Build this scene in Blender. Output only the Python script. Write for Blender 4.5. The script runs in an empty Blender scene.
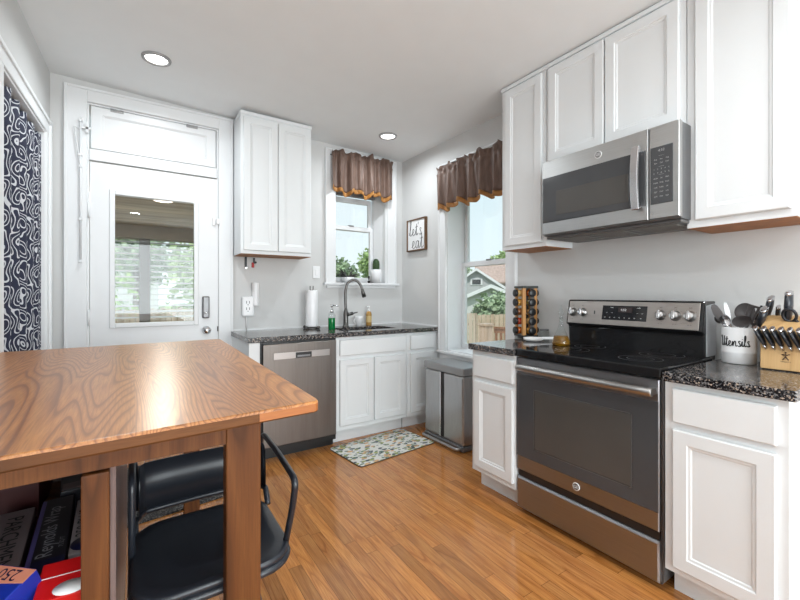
import bpy, bmesh, math, random
from mathutils import Vector, Matrix
PI = math.pi
C = bpy.context.scene.collection
SC = bpy.context.scene

# ------------------------------------------------------------------ camera, sky, sun, large lights, exposure
TH = .5835
CH = 1.2269
cd = bpy.data.cameras.new('camera'); cam = bpy.data.objects.new('camera', cd); C.objects.link(cam)
cd.sensor_width = 36; cd.lens = 401.15 / 800 * 36; cd.shift_y = -6.05 / 800; cd.clip_start = .02; cd.clip_end = 200
cam.location = (0, 0, CH); cam.rotation_euler = (PI / 2, 0, -TH)
SC.camera = cam
SC.view_settings.view_transform = 'Standard'; SC.view_settings.look = 'None'
SC.view_settings.exposure = 0.22; SC.view_settings.gamma = 1; SC.view_settings.use_curve_mapping = False

w = bpy.data.worlds.new('sky'); SC.world = w; w.use_nodes = True
nt = w.node_tree; nt.nodes.clear()
wo = nt.nodes.new('ShaderNodeOutputWorld'); bg = nt.nodes.new('ShaderNodeBackground')
tc = nt.nodes.new('ShaderNodeTexCoord'); sp = nt.nodes.new('ShaderNodeSeparateXYZ'); cr = nt.nodes.new('ShaderNodeValToRGB')
no = nt.nodes.new('ShaderNodeTexNoise'); no.inputs['Scale'].default_value = 3; no.inputs['Detail'].default_value = 5
mx = nt.nodes.new('ShaderNodeMixRGB'); cr2 = nt.nodes.new('ShaderNodeValToRGB')
nt.links.new(tc.outputs['Generated'], sp.inputs[0]); nt.links.new(sp.outputs['Z'], cr.inputs[0])
cr.color_ramp.elements[0].color = (.80, .92, .95, 1); cr.color_ramp.elements[0].position = .0
cr.color_ramp.elements[1].color = (.50, .78, .90, 1); cr.color_ramp.elements[1].position = .8
nt.links.new(tc.outputs['Generated'], no.inputs['Vector']); nt.links.new(no.outputs[0], cr2.inputs[0])
cr2.color_ramp.elements[0].position = .48; cr2.color_ramp.elements[1].position = .7
cr2.color_ramp.elements[0].color = (0, 0, 0, 1); cr2.color_ramp.elements[1].color = (.6, .6, .6, 1)
nt.links.new(cr2.outputs[0], mx.inputs[0]); nt.links.new(cr.outputs[0], mx.inputs[1]); mx.inputs[2].default_value = (.9, .95, .97, 1)
nt.links.new(mx.outputs[0], bg.inputs[0]); bg.inputs[1].default_value = 1.0
nt.links.new(bg.outputs[0], wo.inputs[0])

def lamp(name, kind, loc, energy, color=(1, 1, 1), rot=(0, 0, 0), **k):
    l = bpy.data.lights.new(name, kind); l.energy = energy; l.color = color
    for a, b in k.items(): setattr(l, a, b)
    o = bpy.data.objects.new(name, l); C.objects.link(o); o.location = loc; o.rotation_euler = rot
    return o
lamp('sun', 'SUN', (0, 0, 8), 2.2, (1, .96, .9), rot=(math.radians(38), 0, math.radians(-55)), angle=.02)
# unseen fill lamp added behind the camera, tilted up to brighten the ceiling
lamp('rear_fill_lamp', 'AREA', (.9, -3.05, 1.35), 150, (.90, .968, 1.0), rot=(PI / 2 + .38, 0, 0), shape='RECTANGLE', size=3.0, size_y=2.1)

# ------------------------------------------------------------------ helpers
def setp(o, label=None, cat=None, group=None, kind=None):
    if label: o['label'] = label
    if cat: o['category'] = cat
    if group: o['group'] = group
    if kind: o['kind'] = kind
    return o

def thing(name, label, cat, loc=(0, 0, 0), rz=0, group=None):
    o = bpy.data.objects.new(name, None); o.empty_display_size = .05; C.objects.link(o)
    o.location = loc; o.rotation_euler = (0, 0, rz)
    return setp(o, label, cat, group)

def worldloc(o):
    v = Vector((0, 0, 0))
    while o: v += Vector(o.location); o = o.parent
    return v

class MB:
    def __init__(s): s.bm = bmesh.new(); s.mats = []; s.cur = 0
    def box(s, x0, y0, z0, x1, y1, z1, rot=None, piv=None):
        x0, x1 = sorted((x0, x1)); y0, y1 = sorted((y0, y1)); z0, z1 = sorted((z0, z1))
        vs = [Vector((x, y, z)) for z in (z0, z1) for (x, y) in ((x0, y0), (x1, y0), (x1, y1), (x0, y1))]
        if rot is not None:
            p = Vector(piv) if piv is not None else Vector(((x0+x1)/2, (y0+y1)/2, (z0+z1)/2))
            vs = [p + rot @ (v - p) for v in vs]
        b = [s.bm.verts.new(v) for v in vs]
        for f in ((3, 2, 1, 0), (4, 5, 6, 7), (0, 1, 5, 4), (1, 2, 6, 5), (2, 3, 7, 6), (3, 0, 4, 7)):
            s.bm.faces.new([b[i] for i in f]).material_index = s.cur
        return s
    def rings(s, rs, cap0=True, cap1=True, closed=True, smooth=True):
        R = [[s.bm.verts.new(p) for p in r] for r in rs]
        n = len(R[0])
        for a, b in zip(R, R[1:]):
            for i in range(n if closed else n - 1):
                j = (i + 1) % n
                f = s.bm.faces.new((a[i], a[j], b[j], b[i])); f.smooth = smooth; f.material_index = s.cur
        if cap0: s.bm.faces.new(list(reversed(R[0]))).material_index = s.cur
        if cap1: s.bm.faces.new(R[-1]).material_index = s.cur
        return s
    def lathe(s, c, prof, n=24, axis='z', cap=True):
        c = Vector(c); rs = []
        for r, z in prof:
            ring = []
            for i in range(n):
                a = 2 * PI * i / n; x, y = r * math.cos(a), r * math.sin(a)
                ring.append(c + (Vector((x, y, z)) if axis == 'z' else Vector((z, y, -x)) if axis == 'x' else Vector((x, z, -y))))
            rs.append(ring)
        return s.rings(rs, cap, cap)
    def tube(s, pts, r, n=10, cap=True, rad=None):
        pts = [Vector(p) for p in pts]; rs = []; up = None
        for i, p in enumerate(pts):
            t = (pts[min(i + 1, len(pts) - 1)] - pts[max(i - 1, 0)]).normalized()
            if up is None:
                up = Vector((0, 0, 1)) if abs(t.z) < .9 else Vector((1, 0, 0))
            a = t.cross(up)
            if a.length < 1e-6: a = t.cross(Vector((0, 1, .1)))
            a.normalize(); b = a.cross(t); up = b
            rr = rad[i] if rad else r
            rs.append([p + a * rr * math.cos(2*PI*k/n) + b * rr * math.sin(2*PI*k/n) for k in range(n)])
        return s.rings(rs, cap, cap)
    def cyl(s, a, b, r, n=16): return s.tube([a, b], r, n)
    def ball(s, c, r, sc=(1, 1, 1), n=16):
        m = n // 2; c = Vector(c)
        rs = []
        for j in range(m + 1):
            t = -PI/2 + PI * j / m; q = max(math.cos(t), 1e-3)
            rs.append([c + Vector((r*sc[0]*q*math.cos(2*PI*i/n), r*sc[1]*q*math.sin(2*PI*i/n), r*sc[2]*math.sin(t))) for i in range(n)])
        return s.rings(rs, True, True)
    def prism(s, poly, M, d):
        """poly 2D list, M maps (a,b,depth)->world; extruded 0..d"""
        a = [s.bm.verts.new(M(p[0], p[1], 0)) for p in poly]; b = [s.bm.verts.new(M(p[0], p[1], d)) for p in poly]
        n = len(poly)
        s.bm.faces.new(a).material_index = s.cur; s.bm.faces.new(list(reversed(b))).material_index = s.cur
        for i in range(n):
            j = (i + 1) % n; s.bm.faces.new((a[j], a[i], b[i], b[j])).material_index = s.cur
        return s
    def loft(s, M, rects):
        """rects: (a0,a1,b0,b1,depth) loops on mapping M"""
        rs = [[Vector(M(a0, b0, d)), Vector(M(a1, b0, d)), Vector(M(a1, b1, d)), Vector(M(a0, b1, d))] for a0, a1, b0, b1, d in rects]
        return s.rings(rs, True, True, smooth=False)
    def quad(s, *p):
        f = s.bm.faces.new([s.bm.verts.new(q) for q in p]); f.material_index = s.cur; return s
    def build(s, name, mat, parent=None, local=False, bevel=0, seg=2, smooth=False, solid=0, norm=True):
        bm = s.bm
        if norm: bmesh.ops.recalc_face_normals(bm, faces=bm.faces)
        if parent is not None and not local:
            bmesh.ops.translate(bm, verts=bm.verts, vec=-worldloc(parent))
        me = bpy.data.meshes.new(name); bm.to_mesh(me); bm.free()
        for m_ in (mat if isinstance(mat, (list, tuple)) else [mat]): me.materials.append(m_)
        if smooth:
            for p in me.polygons: p.use_smooth = True
        o = bpy.data.objects.new(name, me); C.objects.link(o)
        if parent is not None: o.parent = parent
        if bevel:
            b = o.modifiers.new('bevel', 'BEVEL'); b.width = bevel; b.segments = seg; b.limit_method = 'ANGLE'; b.angle_limit = math.radians(50)
        if solid:
            b = o.modifiers.new('solid', 'SOLIDIFY'); b.thickness = solid; b.offset = 0
        return o

def copy_tree(o, parent=None):
    c = o.copy(); C.objects.link(c); c.parent = parent
    for ch in list(o.children): copy_tree(ch, c)
    return c
def struct(o): o['kind'] = 'structure'; return o

def crv(pts, n=6):
    """Catmull-Rom through 2D/3D points"""
    P = [Vector(p) for p in pts]; out = []
    for i in range(len(P) - 1):
        p0 = P[max(i - 1, 0)]; p1 = P[i]; p2 = P[i + 1]; p3 = P[min(i + 2, len(P) - 1)]
        for k in range(n):
            t = k / n
            out.append(.5 * ((2*p1) + (p2 - p0)*t + (2*p0 - 5*p1 + 4*p2 - p3)*t*t + (-p0 + 3*p1 - 3*p2 + p3)*t*t*t))
    out.append(P[-1]); return out

def fillet(pts, r, n=5):
    P = [Vector(p) for p in pts]; out = [P[0]]
    for i in range(1, len(P) - 1):
        a = (P[i-1] - P[i]); b = (P[i+1] - P[i]); q = min(r, a.length * .45, b.length * .45)
        s_ = P[i] + a.normalized() * q; e = P[i] + b.normalized() * q
        for k in range(n + 1):
            t = k / n; out.append(s_*(1-t)**2 + P[i]*2*t*(1-t) + e*t*t)
    out.append(P[-1]); return out

def text_poly(body, size):
    cu = bpy.data.curves.new('txt', 'FONT'); cu.body = body; cu.size = size; cu.align_x = 'CENTER'; cu.align_y = 'CENTER'
    cu.resolution_u = 3
    o = bpy.data.objects.new('txt', cu); C.objects.link(o)
    me = bpy.data.meshes.new_from_object(o.evaluated_get(bpy.context.evaluated_depsgraph_get()))
    vs = [(v.co.x, v.co.y) for v in me.vertices]; fs = [list(p.vertices) for p in me.polygons]
    bpy.data.objects.remove(o); bpy.data.curves.remove(cu); bpy.data.meshes.remove(me)
    return vs, fs
def add_text(mb, body, size, M, stretch=1.0):
    vs, fs = text_poly(body, size)
    b = [mb.bm.verts.new(M(x * stretch, y, 0)) for x, y in vs]
    for f in fs:
        try: mb.bm.faces.new([b[i] for i in f]).material_index = mb.cur
        except ValueError: pass
    return mb

# ------------------------------------------------------------------ materials
class NT:
    def __init__(s, name, rough=.5, metal=0, **k):
        s.m = bpy.data.materials.new(name); s.m.use_nodes = True; s.t = s.m.node_tree
        s.b = s.t.nodes['Principled BSDF']; s.b.inputs['Roughness'].default_value = rough; s.b.inputs['Metallic'].default_value = metal
        for a, v in k.items(): s.b.inputs[a.replace('_', ' ')].default_value = v
    def n(s, t, **k):
        x = s.t.nodes.new('ShaderNode' + t)
        for a, v in k.items():
            if a.startswith('i_'): x.inputs[a[2:].replace('_', ' ')].default_value = v
            else: setattr(x, a, v)
        return x
    def l(s, a, b): s.t.links.new(a, b)
    def obj(s, scale=(1, 1, 1), rot=(0, 0, 0), coord='Object'):
        c = s.n('TexCoord'); mp = s.n('Mapping'); s.l(c.outputs[coord], mp.inputs[0])
        mp.inputs['Scale'].default_value = scale; mp.inputs['Rotation'].default_value = rot
        return mp.outputs[0]
    def noise(s, vec, scale, detail=3, rough=.5, dist=0):
        x = s.n('TexNoise'); s.l(vec, x.inputs['Vector']); x.inputs['Scale'].default_value = scale
        x.inputs['Detail'].default_value = detail; x.inputs['Roughness'].default_value = rough; x.inputs['Distortion'].default_value = dist
        return x.outputs[0]
    def ramp(s, fac, stops, interp='LINEAR'):
        r = s.n('ValToRGB'); s.l(fac, r.inputs[0]); e = r.color_ramp; e.interpolation = interp
        while len(e.elements) > 1: e.elements.remove(e.elements[-1])
        e.elements[0].position = stops[0][0]; e.elements[0].color = (*stops[0][1], 1)
        for p, c in stops[1:]: q = e.elements.new(p); q.color = (*c, 1)
        return r.outputs[0]
    def math(s, op, a, b=None, c=None):
        x = s.n('Math', operation=op)
        for i, v in enumerate((a, b, c)):
            if v is None: continue
            if isinstance(v, (int, float)): x.inputs[i].default_value = v
            else: s.l(v, x.inputs[i])
        return x.outputs[0]
    def mix(s, fac, a, b, mode='MIX'):
        x = s.n('MixRGB', blend_type=mode)
        for i, v in enumerate((fac, a, b)):
            if isinstance(v, (int, float)): x.inputs[i].default_value = v
            elif isinstance(v, tuple): x.inputs[i].default_value = (*v, 1)
            else: s.l(v, x.inputs[i])
        return x.outputs[0]
    def sep(s, v):
        x = s.n('SeparateXYZ'); s.l(v, x.inputs[0]); return x.outputs
    def comb(s, *v):
        x = s.n('CombineXYZ')
        for i, q in enumerate(v):
            if isinstance(q, (int, float)): x.inputs[i].default_value = q
            else: s.l(q, x.inputs[i])
        return x.outputs[0]
    def col(s, c): s.l(c, s.b.inputs['Base Color']); return s
    def bump(s, h, strength=.2, dist=.01):
        x = s.n('Bump'); x.inputs['Strength'].default_value = strength; x.inputs['Distance'].default_value = dist
        s.l(h, x.inputs['Height']); s.l(x.outputs[0], s.b.inputs['Normal']); return s

def paint(name, c, rough=.5, var=.03, scale=6, metal=0, bump=0, **k):
    m = NT(name, rough, metal, **k); n = m.noise(m.obj(), scale, 3)
    a = tuple(max(0, x * (1 - var)) for x in c); b = tuple(min(1, x * (1 + var)) for x in c)
    m.col(m.ramp(n, [(.3, a), (.7, b)]))
    if bump: m.bump(m.noise(m.obj(), 220, 2), bump, .002)
    return m.m

M_wall = paint('grey_wall_paint', (.625, .625, .62), .75, .01, bump=.08)
M_ceil = paint('ceiling_paint', (.82, .84, .845), .9, .01, bump=.1)
M_trim = paint('white_trim_paint', (.78, .79, .80), .35, .01)
M_cab = paint('white_cabinet_paint', (.76, .78, .79), .38, .008)
M_white = paint('white_plastic', (.85, .85, .86), .3, .01)
M_black = paint('black_plastic', (.012, .012, .013), .35, .1)
M_bglass = paint('black_glass', (.012, .012, .013), .07, .05)
M_char = paint('charcoal_glass', (.062, .064, .068), .16, .05)
M_chargr = paint('grey_window_glass', (.075, .071, .066), .18, .05)
M_chrome = paint('chrome', (.75, .75, .76), .12, .02, metal=1)
M_bright = paint('bright_steel', (.6, .6, .62), .2, .05, metal=1)
M_dkmetal = paint('dark_bronze_metal', (.13, .125, .12), .3, .1, metal=.9)
M_dksilver = paint('dark_grey_metal', (.22, .22, .225), .4, .1, metal=.7)
M_blackmet = paint('black_powder_coat', (.018, .021, .028), .3, .1)
M_under = paint('cabinet_underside_wood', (.33, .13, .035), .6, .2, 14)
M_print = paint('white_print', (.8, .8, .8), .5, 0)
M_ink = paint('black_ink', (.01, .01, .012), .6, 0)
M_grprint = paint('grey_print', (.42, .42, .42), .5, 0)

def steel(name, c=(.50, .48, .46), rough=.3, axis=(1, 1, 120)):
    m = NT(name, rough, 1); v = m.obj(axis); n = m.noise(v, 6, 2)
    m.col(m.ramp(n, [(.2, tuple(x * .9 for x in c)), (.8, tuple(x * 1.08 for x in c))]))
    m.l(m.ramp(n, [(.2, (rough * .8,) * 3), (.8, (rough * 1.25,) * 3)]), m.b.inputs['Roughness'])
    return m.m
M_steel = steel('brushed_steel', (.40, .39, .385), .34, (1, 1, 90))
M_steelr = steel('range_steel', (.34, .345, .36), .34, (1, 1, 90))
M_steelf = steel('fascia_steel', (.42, .385, .36), .32, (1, 1, 90))
M_steelm = steel('microwave_steel', (.52, .52, .515), .32, (1, 1, 90))
M_steelv = steel('brushed_steel_upright', (.185, .165, .152), .36, (14, 14, .6))
M_steelt = steel('bin_steel', (.47, .47, .475), .3, (90, 90, 1))

def emit(name, c, s):
    m = NT(name); m.b.inputs['Base Color'].default_value = (*c, 1); m.b.inputs['Emission Color'].default_value = (*c, 1); m.b.inputs['Emission Strength'].default_value = s
    return m.m
M_lens = emit('lamp_lens', (1, .98, .95), 5)

def glass(name, tint=(1, 1, 1), rough=0):
    m = NT(name); t = m.t; out = t.nodes['Material Output']
    gl = m.n('BsdfGlossy'); gl.inputs['Roughness'].default_value = rough; tr = m.n('BsdfTransparent'); tr.inputs[0].default_value = (*tint, 1)
    f = m.n('Fresnel'); ge = m.n('NewGeometry'); m.l(m.math('MULTIPLY_ADD', ge.outputs['Backfacing'], 1 / 1.45 - 1.45, 1.45), f.inputs[0]); mixs = m.n('MixShader')
    m.l(f.outputs[0], mixs.inputs[0]); m.l(tr.outputs[0], mixs.inputs[1]); m.l(gl.outputs[0], mixs.inputs[2]); m.l(mixs.outputs[0], out.inputs[0])
    return m.m
M_glass = glass('window_glass', (.98, .98, .98)); M_clear = glass('clear_bottle_glass', (.93, .95, .95))
M_oil = paint('olive_oil', (.50, .24, .01), .05, .1, Transmission_Weight=.75, IOR=1.46)
M_green = paint('green_dish_soap', (.0, .16, .035), .12, .1)
M_amber = paint('amber_soap', (.45, .25, .07), .15, .1)

def granite():
    m = NT('granite', .11); v = m.obj()
    vo = m.n('TexVoronoi'); m.l(v, vo.inputs['Vector']); vo.inputs['Scale'].default_value = 190
    s_ = m.sep(vo.outputs['Color'])[0]
    base = m.ramp(s_, [(0, (.008, .008, .01)), (.34, (.02, .02, .022)), (.46, (.09, .09, .095)), (.62, (.25, .24, .24)), (.80, (.42, .34, .28)), (.90, (.05, .05, .05))], 'CONSTANT')
    n = m.noise(v, 38, 3); n2 = m.ramp(n, [(.38, (0, 0, 0)), (.52, (1, 1, 1))])
    m.col(m.mix(n2, m.mix(.6, base, (.012, .012, .014)), base))
    return m.m
M_granite = granite()

def wood(name, dark, mid, light,  along='y', plank=0, rough=.3, rings=26, coat=0, stretch=.16, tone=.25, scale=3.0, seam=True, seamw=.012, length=0, porn=.12, line=.0, spec=None):
    """oak: contour lines of stretched noise give cathedral grain; planks vary in tone"""
    m = NT(name, rough)
    s_ = m.sep(m.obj())
    A, B_ = (s_[0], s_[1]) if along == 'y' else (s_[1], s_[0]) if along == 'x' else (m.math('ADD', s_[0], s_[1]), s_[2])
    # A across the grain, B_ along it
    cx = s_[2] if along != 'z' else m.math('MULTIPLY', s_[0], .5)
    if plank:
        pa = m.math('DIVIDE', A, plank); pid = m.math('FLOOR', pa); pf = m.math('FRACT', pa)
        wn = m.n('TexWhiteNoise', noise_dimensions='1D'); m.l(pid, wn.inputs['W']); r = wn.outputs['Value']
        if length:
            pb = m.math('ADD', m.math('DIVIDE', B_, length), m.math('MULTIPLY', r, 7.3)); bid = m.math('FLOOR', pb); bf = m.math('FRACT', pb)
            wn2 = m.n('TexWhiteNoise', noise_dimensions='2D'); m.l(m.comb(pid, bid, 0), wn2.inputs['Vector']); r = wn2.outputs['Value']
    else: r = 0.37
    off = m.math('MULTIPLY', r, 31.7)
    v = m.comb(m.math('ADD', A, off), m.math('ADD', m.math('MULTIPLY', B_, stretch), off), cx)
    n1 = m.noise(v, scale, 2, .45, .3)
    band = m.math('FRACT', m.math('MULTIPLY', n1, rings))
    fine = m.noise(m.comb(m.math('MULTIPLY', A, 1), m.math('MULTIPLY', B_, .035), cx), 260, 3, .6)
    g = m.ramp(band, [(0, dark), (line + .001, dark), (line + .2, mid), (.6, light), (.93, mid), (1, dark)])
    g = m.mix(m.ramp(fine, [(.35, (porn * 3,) * 3), (.6, (0, 0, 0))]), g, dark)
    big = m.noise(v, 1.3, 2)
    g = m.mix(.35, g, m.ramp(big, [(.3, dark), (.5, mid), (.75, light)]))
    if plank:
        tv = m.ramp(r, [(0, (1 - tone,) * 3), (.5, (1, 1, 1)), (1, (1 + tone * .55, 1 + tone * .45, 1 + tone * .3))])
        g = m.mix(1, g, tv, 'MULTIPLY')
        if seam:
            e = m.math('LESS_THAN', m.math('ABSOLUTE', m.math('SUBTRACT', pf, .5)), .5 - seamw)
            if length:
                e2 = m.math('LESS_THAN', m.math('ABSOLUTE', m.math('SUBTRACT', bf, .5)), .5 - .0012)
                e = m.math('MULTIPLY', e, e2)
            g = m.mix(m.math('MULTIPLY', m.math('SUBTRACT', 1, e), .8), g, tuple(x * .3 for x in dark))
    m.col(g)
    m.bump(band, .03, .002)
    if spec is not None: m.b.inputs['Specular IOR Level'].default_value = spec
    if coat: m.b.inputs['Coat Weight'].default_value = coat; m.b.inputs['Coat Roughness'].default_value = .12
    return m.m
M_floor = wood('oak_strip_floor', (.24, .08, .018), (.47, .185, .048), (.58, .26, .075), 'y', .057, .17, 9, .15, .07, .24, 11, True, .016, .9, .26)
M_table = wood('oak_table_top', (.13, .04, .012), (.41, .16, .044), (.51, .23, .07), 'y', .155, .3, 46, .0, .085, .12, 5, False, porn=.2, line=.10)
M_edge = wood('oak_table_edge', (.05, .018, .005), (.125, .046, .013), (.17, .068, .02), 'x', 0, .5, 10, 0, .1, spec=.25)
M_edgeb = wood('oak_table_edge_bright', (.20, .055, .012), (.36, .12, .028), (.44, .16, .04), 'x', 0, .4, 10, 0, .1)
M_leg = wood('stained_leg_wood', (.04, .012, .003), (.105, .034, .008), (.16, .058, .015), 'z', 0, .5, 9, 0, .12, scale=5, spec=.25)
M_panel = wood('side_panel_wood', (.06, .035, .032), (.15, .095, .085), (.23, .165, .15), 'z', 0, .35, 10, 0, .12, scale=4)
M_bamboo = wood('bamboo', (.48, .27, .11), (.62, .38, .17), (.68, .44, .21), 'z', 0, .4, 6, 0, .05, scale=10)
M_bambood = wood('bamboo_rack', (.42, .19, .06), (.58, .29, .1), (.66, .36, .14), 'z', 0, .4, 6, 0, .05, scale=10)
M_porch = wood('porch_ceiling_wood', (.24, .17, .10), (.42, .32, .20), (.52, .41, .27), 'x', .14, .6, 6, 0, .1, .25)
M_fence = wood('weathered_fence_wood', (.40, .29, .21), (.56, .43, .33), (.66, .53, .43), 'z', .12, .8, 6, 0, .1, .25)
M_deck = wood('deck_wood', (.18, .08, .04), (.28, .14, .075), (.35, .18, .1), 'z', 0, .7, 6, 0, .1)

# ------------------------------------------------------------------ room shell
R, B, ZC = 2.409, 3.606, 2.7263
LX = -.486
YR = -2.9
def ceilz(x): return ZC - .0332 * x
def lwx(y): return LX - .03 * (B - y)
def panelM(kind, c):
    """(a,b,depth toward room) -> world"""
    if kind == 'x': return lambda a, b, d: (c - d, a, b)
    return lambda a, b, d: (a, c - d, b)

# floor
mb = MB(); mb.quad((-1.3, YR - .1, 0), (R + .2, YR - .1, 0), (R + .2, B + .02, 0), (-1.3, B + .02, 0))
mb.quad((-1.3, YR - .1, -.1), (-1.3, B + .02, -.1), (R + .2, B + .02, -.1), (R + .2, YR - .1, -.1))
struct(mb.build('floor', M_floor))
# ceiling slab
mb = MB(); t = .15
xs = (-1.3, R + .25)
p = [(x, y, ceilz(x)) for x, y in ((xs[0], YR - .2), (xs[1], YR - .2), (xs[1], B + .25), (xs[0], B + .25))]
mb.rings([[Vector(q) for q in p], [Vector(q) + Vector((0, 0, t)) for q in p]], smooth=False)
struct(mb.build('ceiling', M_ceil))

def wall_holes(mb, kind, c0, c1, a0, a1, holes, z1):
    """slab between c0..c1; holes sorted by a: (a0,a1,z0,z1)"""
    def bx(p0, p1, z0, z1_):
        if p1 - p0 < 1e-4 or z1_ - z0 < 1e-4: return
        if kind == 'x': mb.box(c0, p0, z0, c1, p1, z1_)
        else: mb.box(p0, c0, z0, p1, c1, z1_)
    cur = a0
    for h in sorted(holes):
        bx(cur, h[0], 0, z1); bx(h[0], h[1], 0, h[2]); bx(h[0], h[1], h[3], z1); cur = h[1]
    bx(cur, a1, 0, z1)
ZT = 2.78
BW = (1.62, 2.21, 1.325, 2.52)          # back window opening
RW = (2.14, 2.86, .70, 2.34)            # right window opening
DO = (-.285, .575, 0.0, 2.59)           # door + transom opening
mb = MB(); wall_holes(mb, 'y', B, B + .24, -.7, R + .24, [DO, BW], ZT); struct(mb.build('wall_back', M_wall))
mb = MB(); wall_holes(mb, 'x', R, R + .22, YR, B, [RW], ZT); struct(mb.build('wall_right', M_wall))
# left wall (very slightly out of square) with the curtained doorway
LD = (2.52, 3.40, 2.27)
def lbox(mb, y0, y1, z0, z1, d0, d1):
    """box hugging the left wall; d = distance in front (+) of its face"""
    mb.rings([[Vector((lwx(y0)+d0, y0, z)), Vector((lwx(y0)+d1, y0, z)), Vector((lwx(y1)+d1, y1, z)), Vector((lwx(y1)+d0, y1, z))] for z in (z0, z1)], smooth=False)
mb = MB(); lbox(mb, YR, LD[0], 0, ZT + .05, -.15, 0); lbox(mb, LD[1], B, 0, ZT + .05, -.15, 0); lbox(mb, LD[0], LD[1], LD[2], ZT + .05, -.15, 0)
struct(mb.build('wall_left', M_wall))
mb = MB(); wall_holes(mb, 'y', YR - .15, YR, -1.0, R + .2, [(-.5, 2.3, .35, 2.35)], ZT); struct(mb.build('wall_rear', M_wall))  # unseen window opening, added to let sky light and the fill lamp in
# closet space behind the curtain
mb = MB(); mb.box(-1.25, 2.3, 0, -1.2, 3.55, ZT); mb.box(-1.2, 2.3, 0, -.68, 2.34, ZT); mb.box(-1.2, 3.5, 0, -.68, 3.55, ZT)
struct(mb.build('wall_closet', M_wall))

# doorway casing on the left wall
mb = MB()
lbox(mb, LD[1], B - .13, 0, LD[2] + .07, -.0, .02); lbox(mb, LD[0] - .12, LD[0], 0, LD[2] + .07, 0, .02); lbox(mb, LD[0] - .12, B - .13, LD[2], LD[2] + .07, 0, .022)
lbox(mb, B - .145, B - .12, 0, LD[2] + .085, 0, .032); lbox(mb, LD[0] - .135, B - .12, LD[2] + .065, LD[2] + .088, 0, .032)
lbox(mb, LD[1] - .012, LD[1] + .004, 0, LD[2], -.15, .012); lbox(mb, LD[0] - .004, LD[0] + .012, 0, LD[2], -.15, .012); lbox(mb, LD[0], LD[1], LD[2] - .012, LD[2] + .002, -.15, .012)
o = mb.build('trim_1', M_trim, bevel=.003); struct(o)

# casing helper
def casing(name, kind, c, a0, a1, z0, z1, oa0, oa1, oz1, th=.022, bottom=True):
    M = panelM(kind, c); mb = MB()
    def strip(p0, p1, q0, q1, d=th): mb.loft(M, [(p0, p1, q0, q1, -.001), (p0, p1, q0, q1, d - .003), (p0+.003, p1-.003, q0+.003, q1-.003, d)])
    strip(oa0, a0, z0, oz1); strip(a1, oa1, z0, oz1); strip(a0, a1, z1, oz1)
    # raised outer band
    strip(oa0 - .002, oa0 + .016, z0, oz1 + .002, th + .008); strip(oa1 - .016, oa1 + .002, z0, oz1 + .002, th + .008); strip(oa0 + .016, oa1 - .016, oz1 - .016, oz1 + .002, th + .008)
    return struct(mb.build(name, M_trim))
casing('trim_2', 'y', B, DO[0], DO[1], 0, DO[3], -.409, .684, 2.685)
casing('trim_3', 'y', B, BW[0], BW[1], BW[2], BW[3], 1.516, 2.317, 2.625)
casing('trim_4', 'x', R, RW[0], RW[1], RW[2], RW[3], 2.04, 2.958, 2.43)
# jamb linings
def lining(name, kind, c, W, depth, z0=True):
    mb = MB(); a0, a1, b0, b1 = W; t_ = .012
    def bx(p0, p1, q0, q1):
        if kind == 'x': mb.box(c, p0, q0, c + depth, p1, q1)
        else: mb.box(p0, c, q0, p1, c + depth, q1)
    bx(a0, a0 + t_, b0, b1); bx(a1 - t_, a1, b0, b1); bx(a0 + t_, a1 - t_, b1 - t_, b1)
    if z0: bx(a0 + t_, a1 - t_, b0, b0 + t_)
    return struct(mb.build(name, M_trim))
lining('trim_5', 'y', B, BW, .2); lining('trim_6', 'x', R, RW, .2); lining('trim_7', 'y', B + .001, DO, .2, False)
# stools (inner sills)
mb = MB(); mb.box(1.497, B - .05, 1.313, 2.342, B + .2, 1.337); mb.box(1.53, B - .02, 1.285, 2.31, B, 1.313)
struct(mb.build('trim_8', M_trim, bevel=.004))
mb = MB(); mb.box(R - .035, 2.02, .675, R + .2, 2.98, .70); mb.box(R - .015, 2.05, .60, R, 2.95, .675)
struct(mb.build('trim_9', M_trim, bevel=.004))
# baseboards
mb = MB(); mb.box(R - .018, YR, 0, R, .36, .13); mb.box(R - .018, 1.9, 0, R, B - .54, .13)
struct(mb.build('baseboard_right', M_trim, bevel=.004))
mb = MB(); lbox(mb, YR, LD[0] - .14, 0, .13, 0, .018); struct(mb.build('baseboard_left', M_trim, bevel=.004))
mb = MB(); mb.box(LX, B - .018, 0, -.409, B, .13); struct(mb.build('baseboard_back', M_trim, bevel=.004))
# thin white caulk strip along the counters
mb = MB(); mb.box(.69, B - .012, .914, R, B, .926); mb.box(R - .012, 2.99, .914, R, B, .926); struct(mb.build('trim_10', M_trim))

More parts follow.
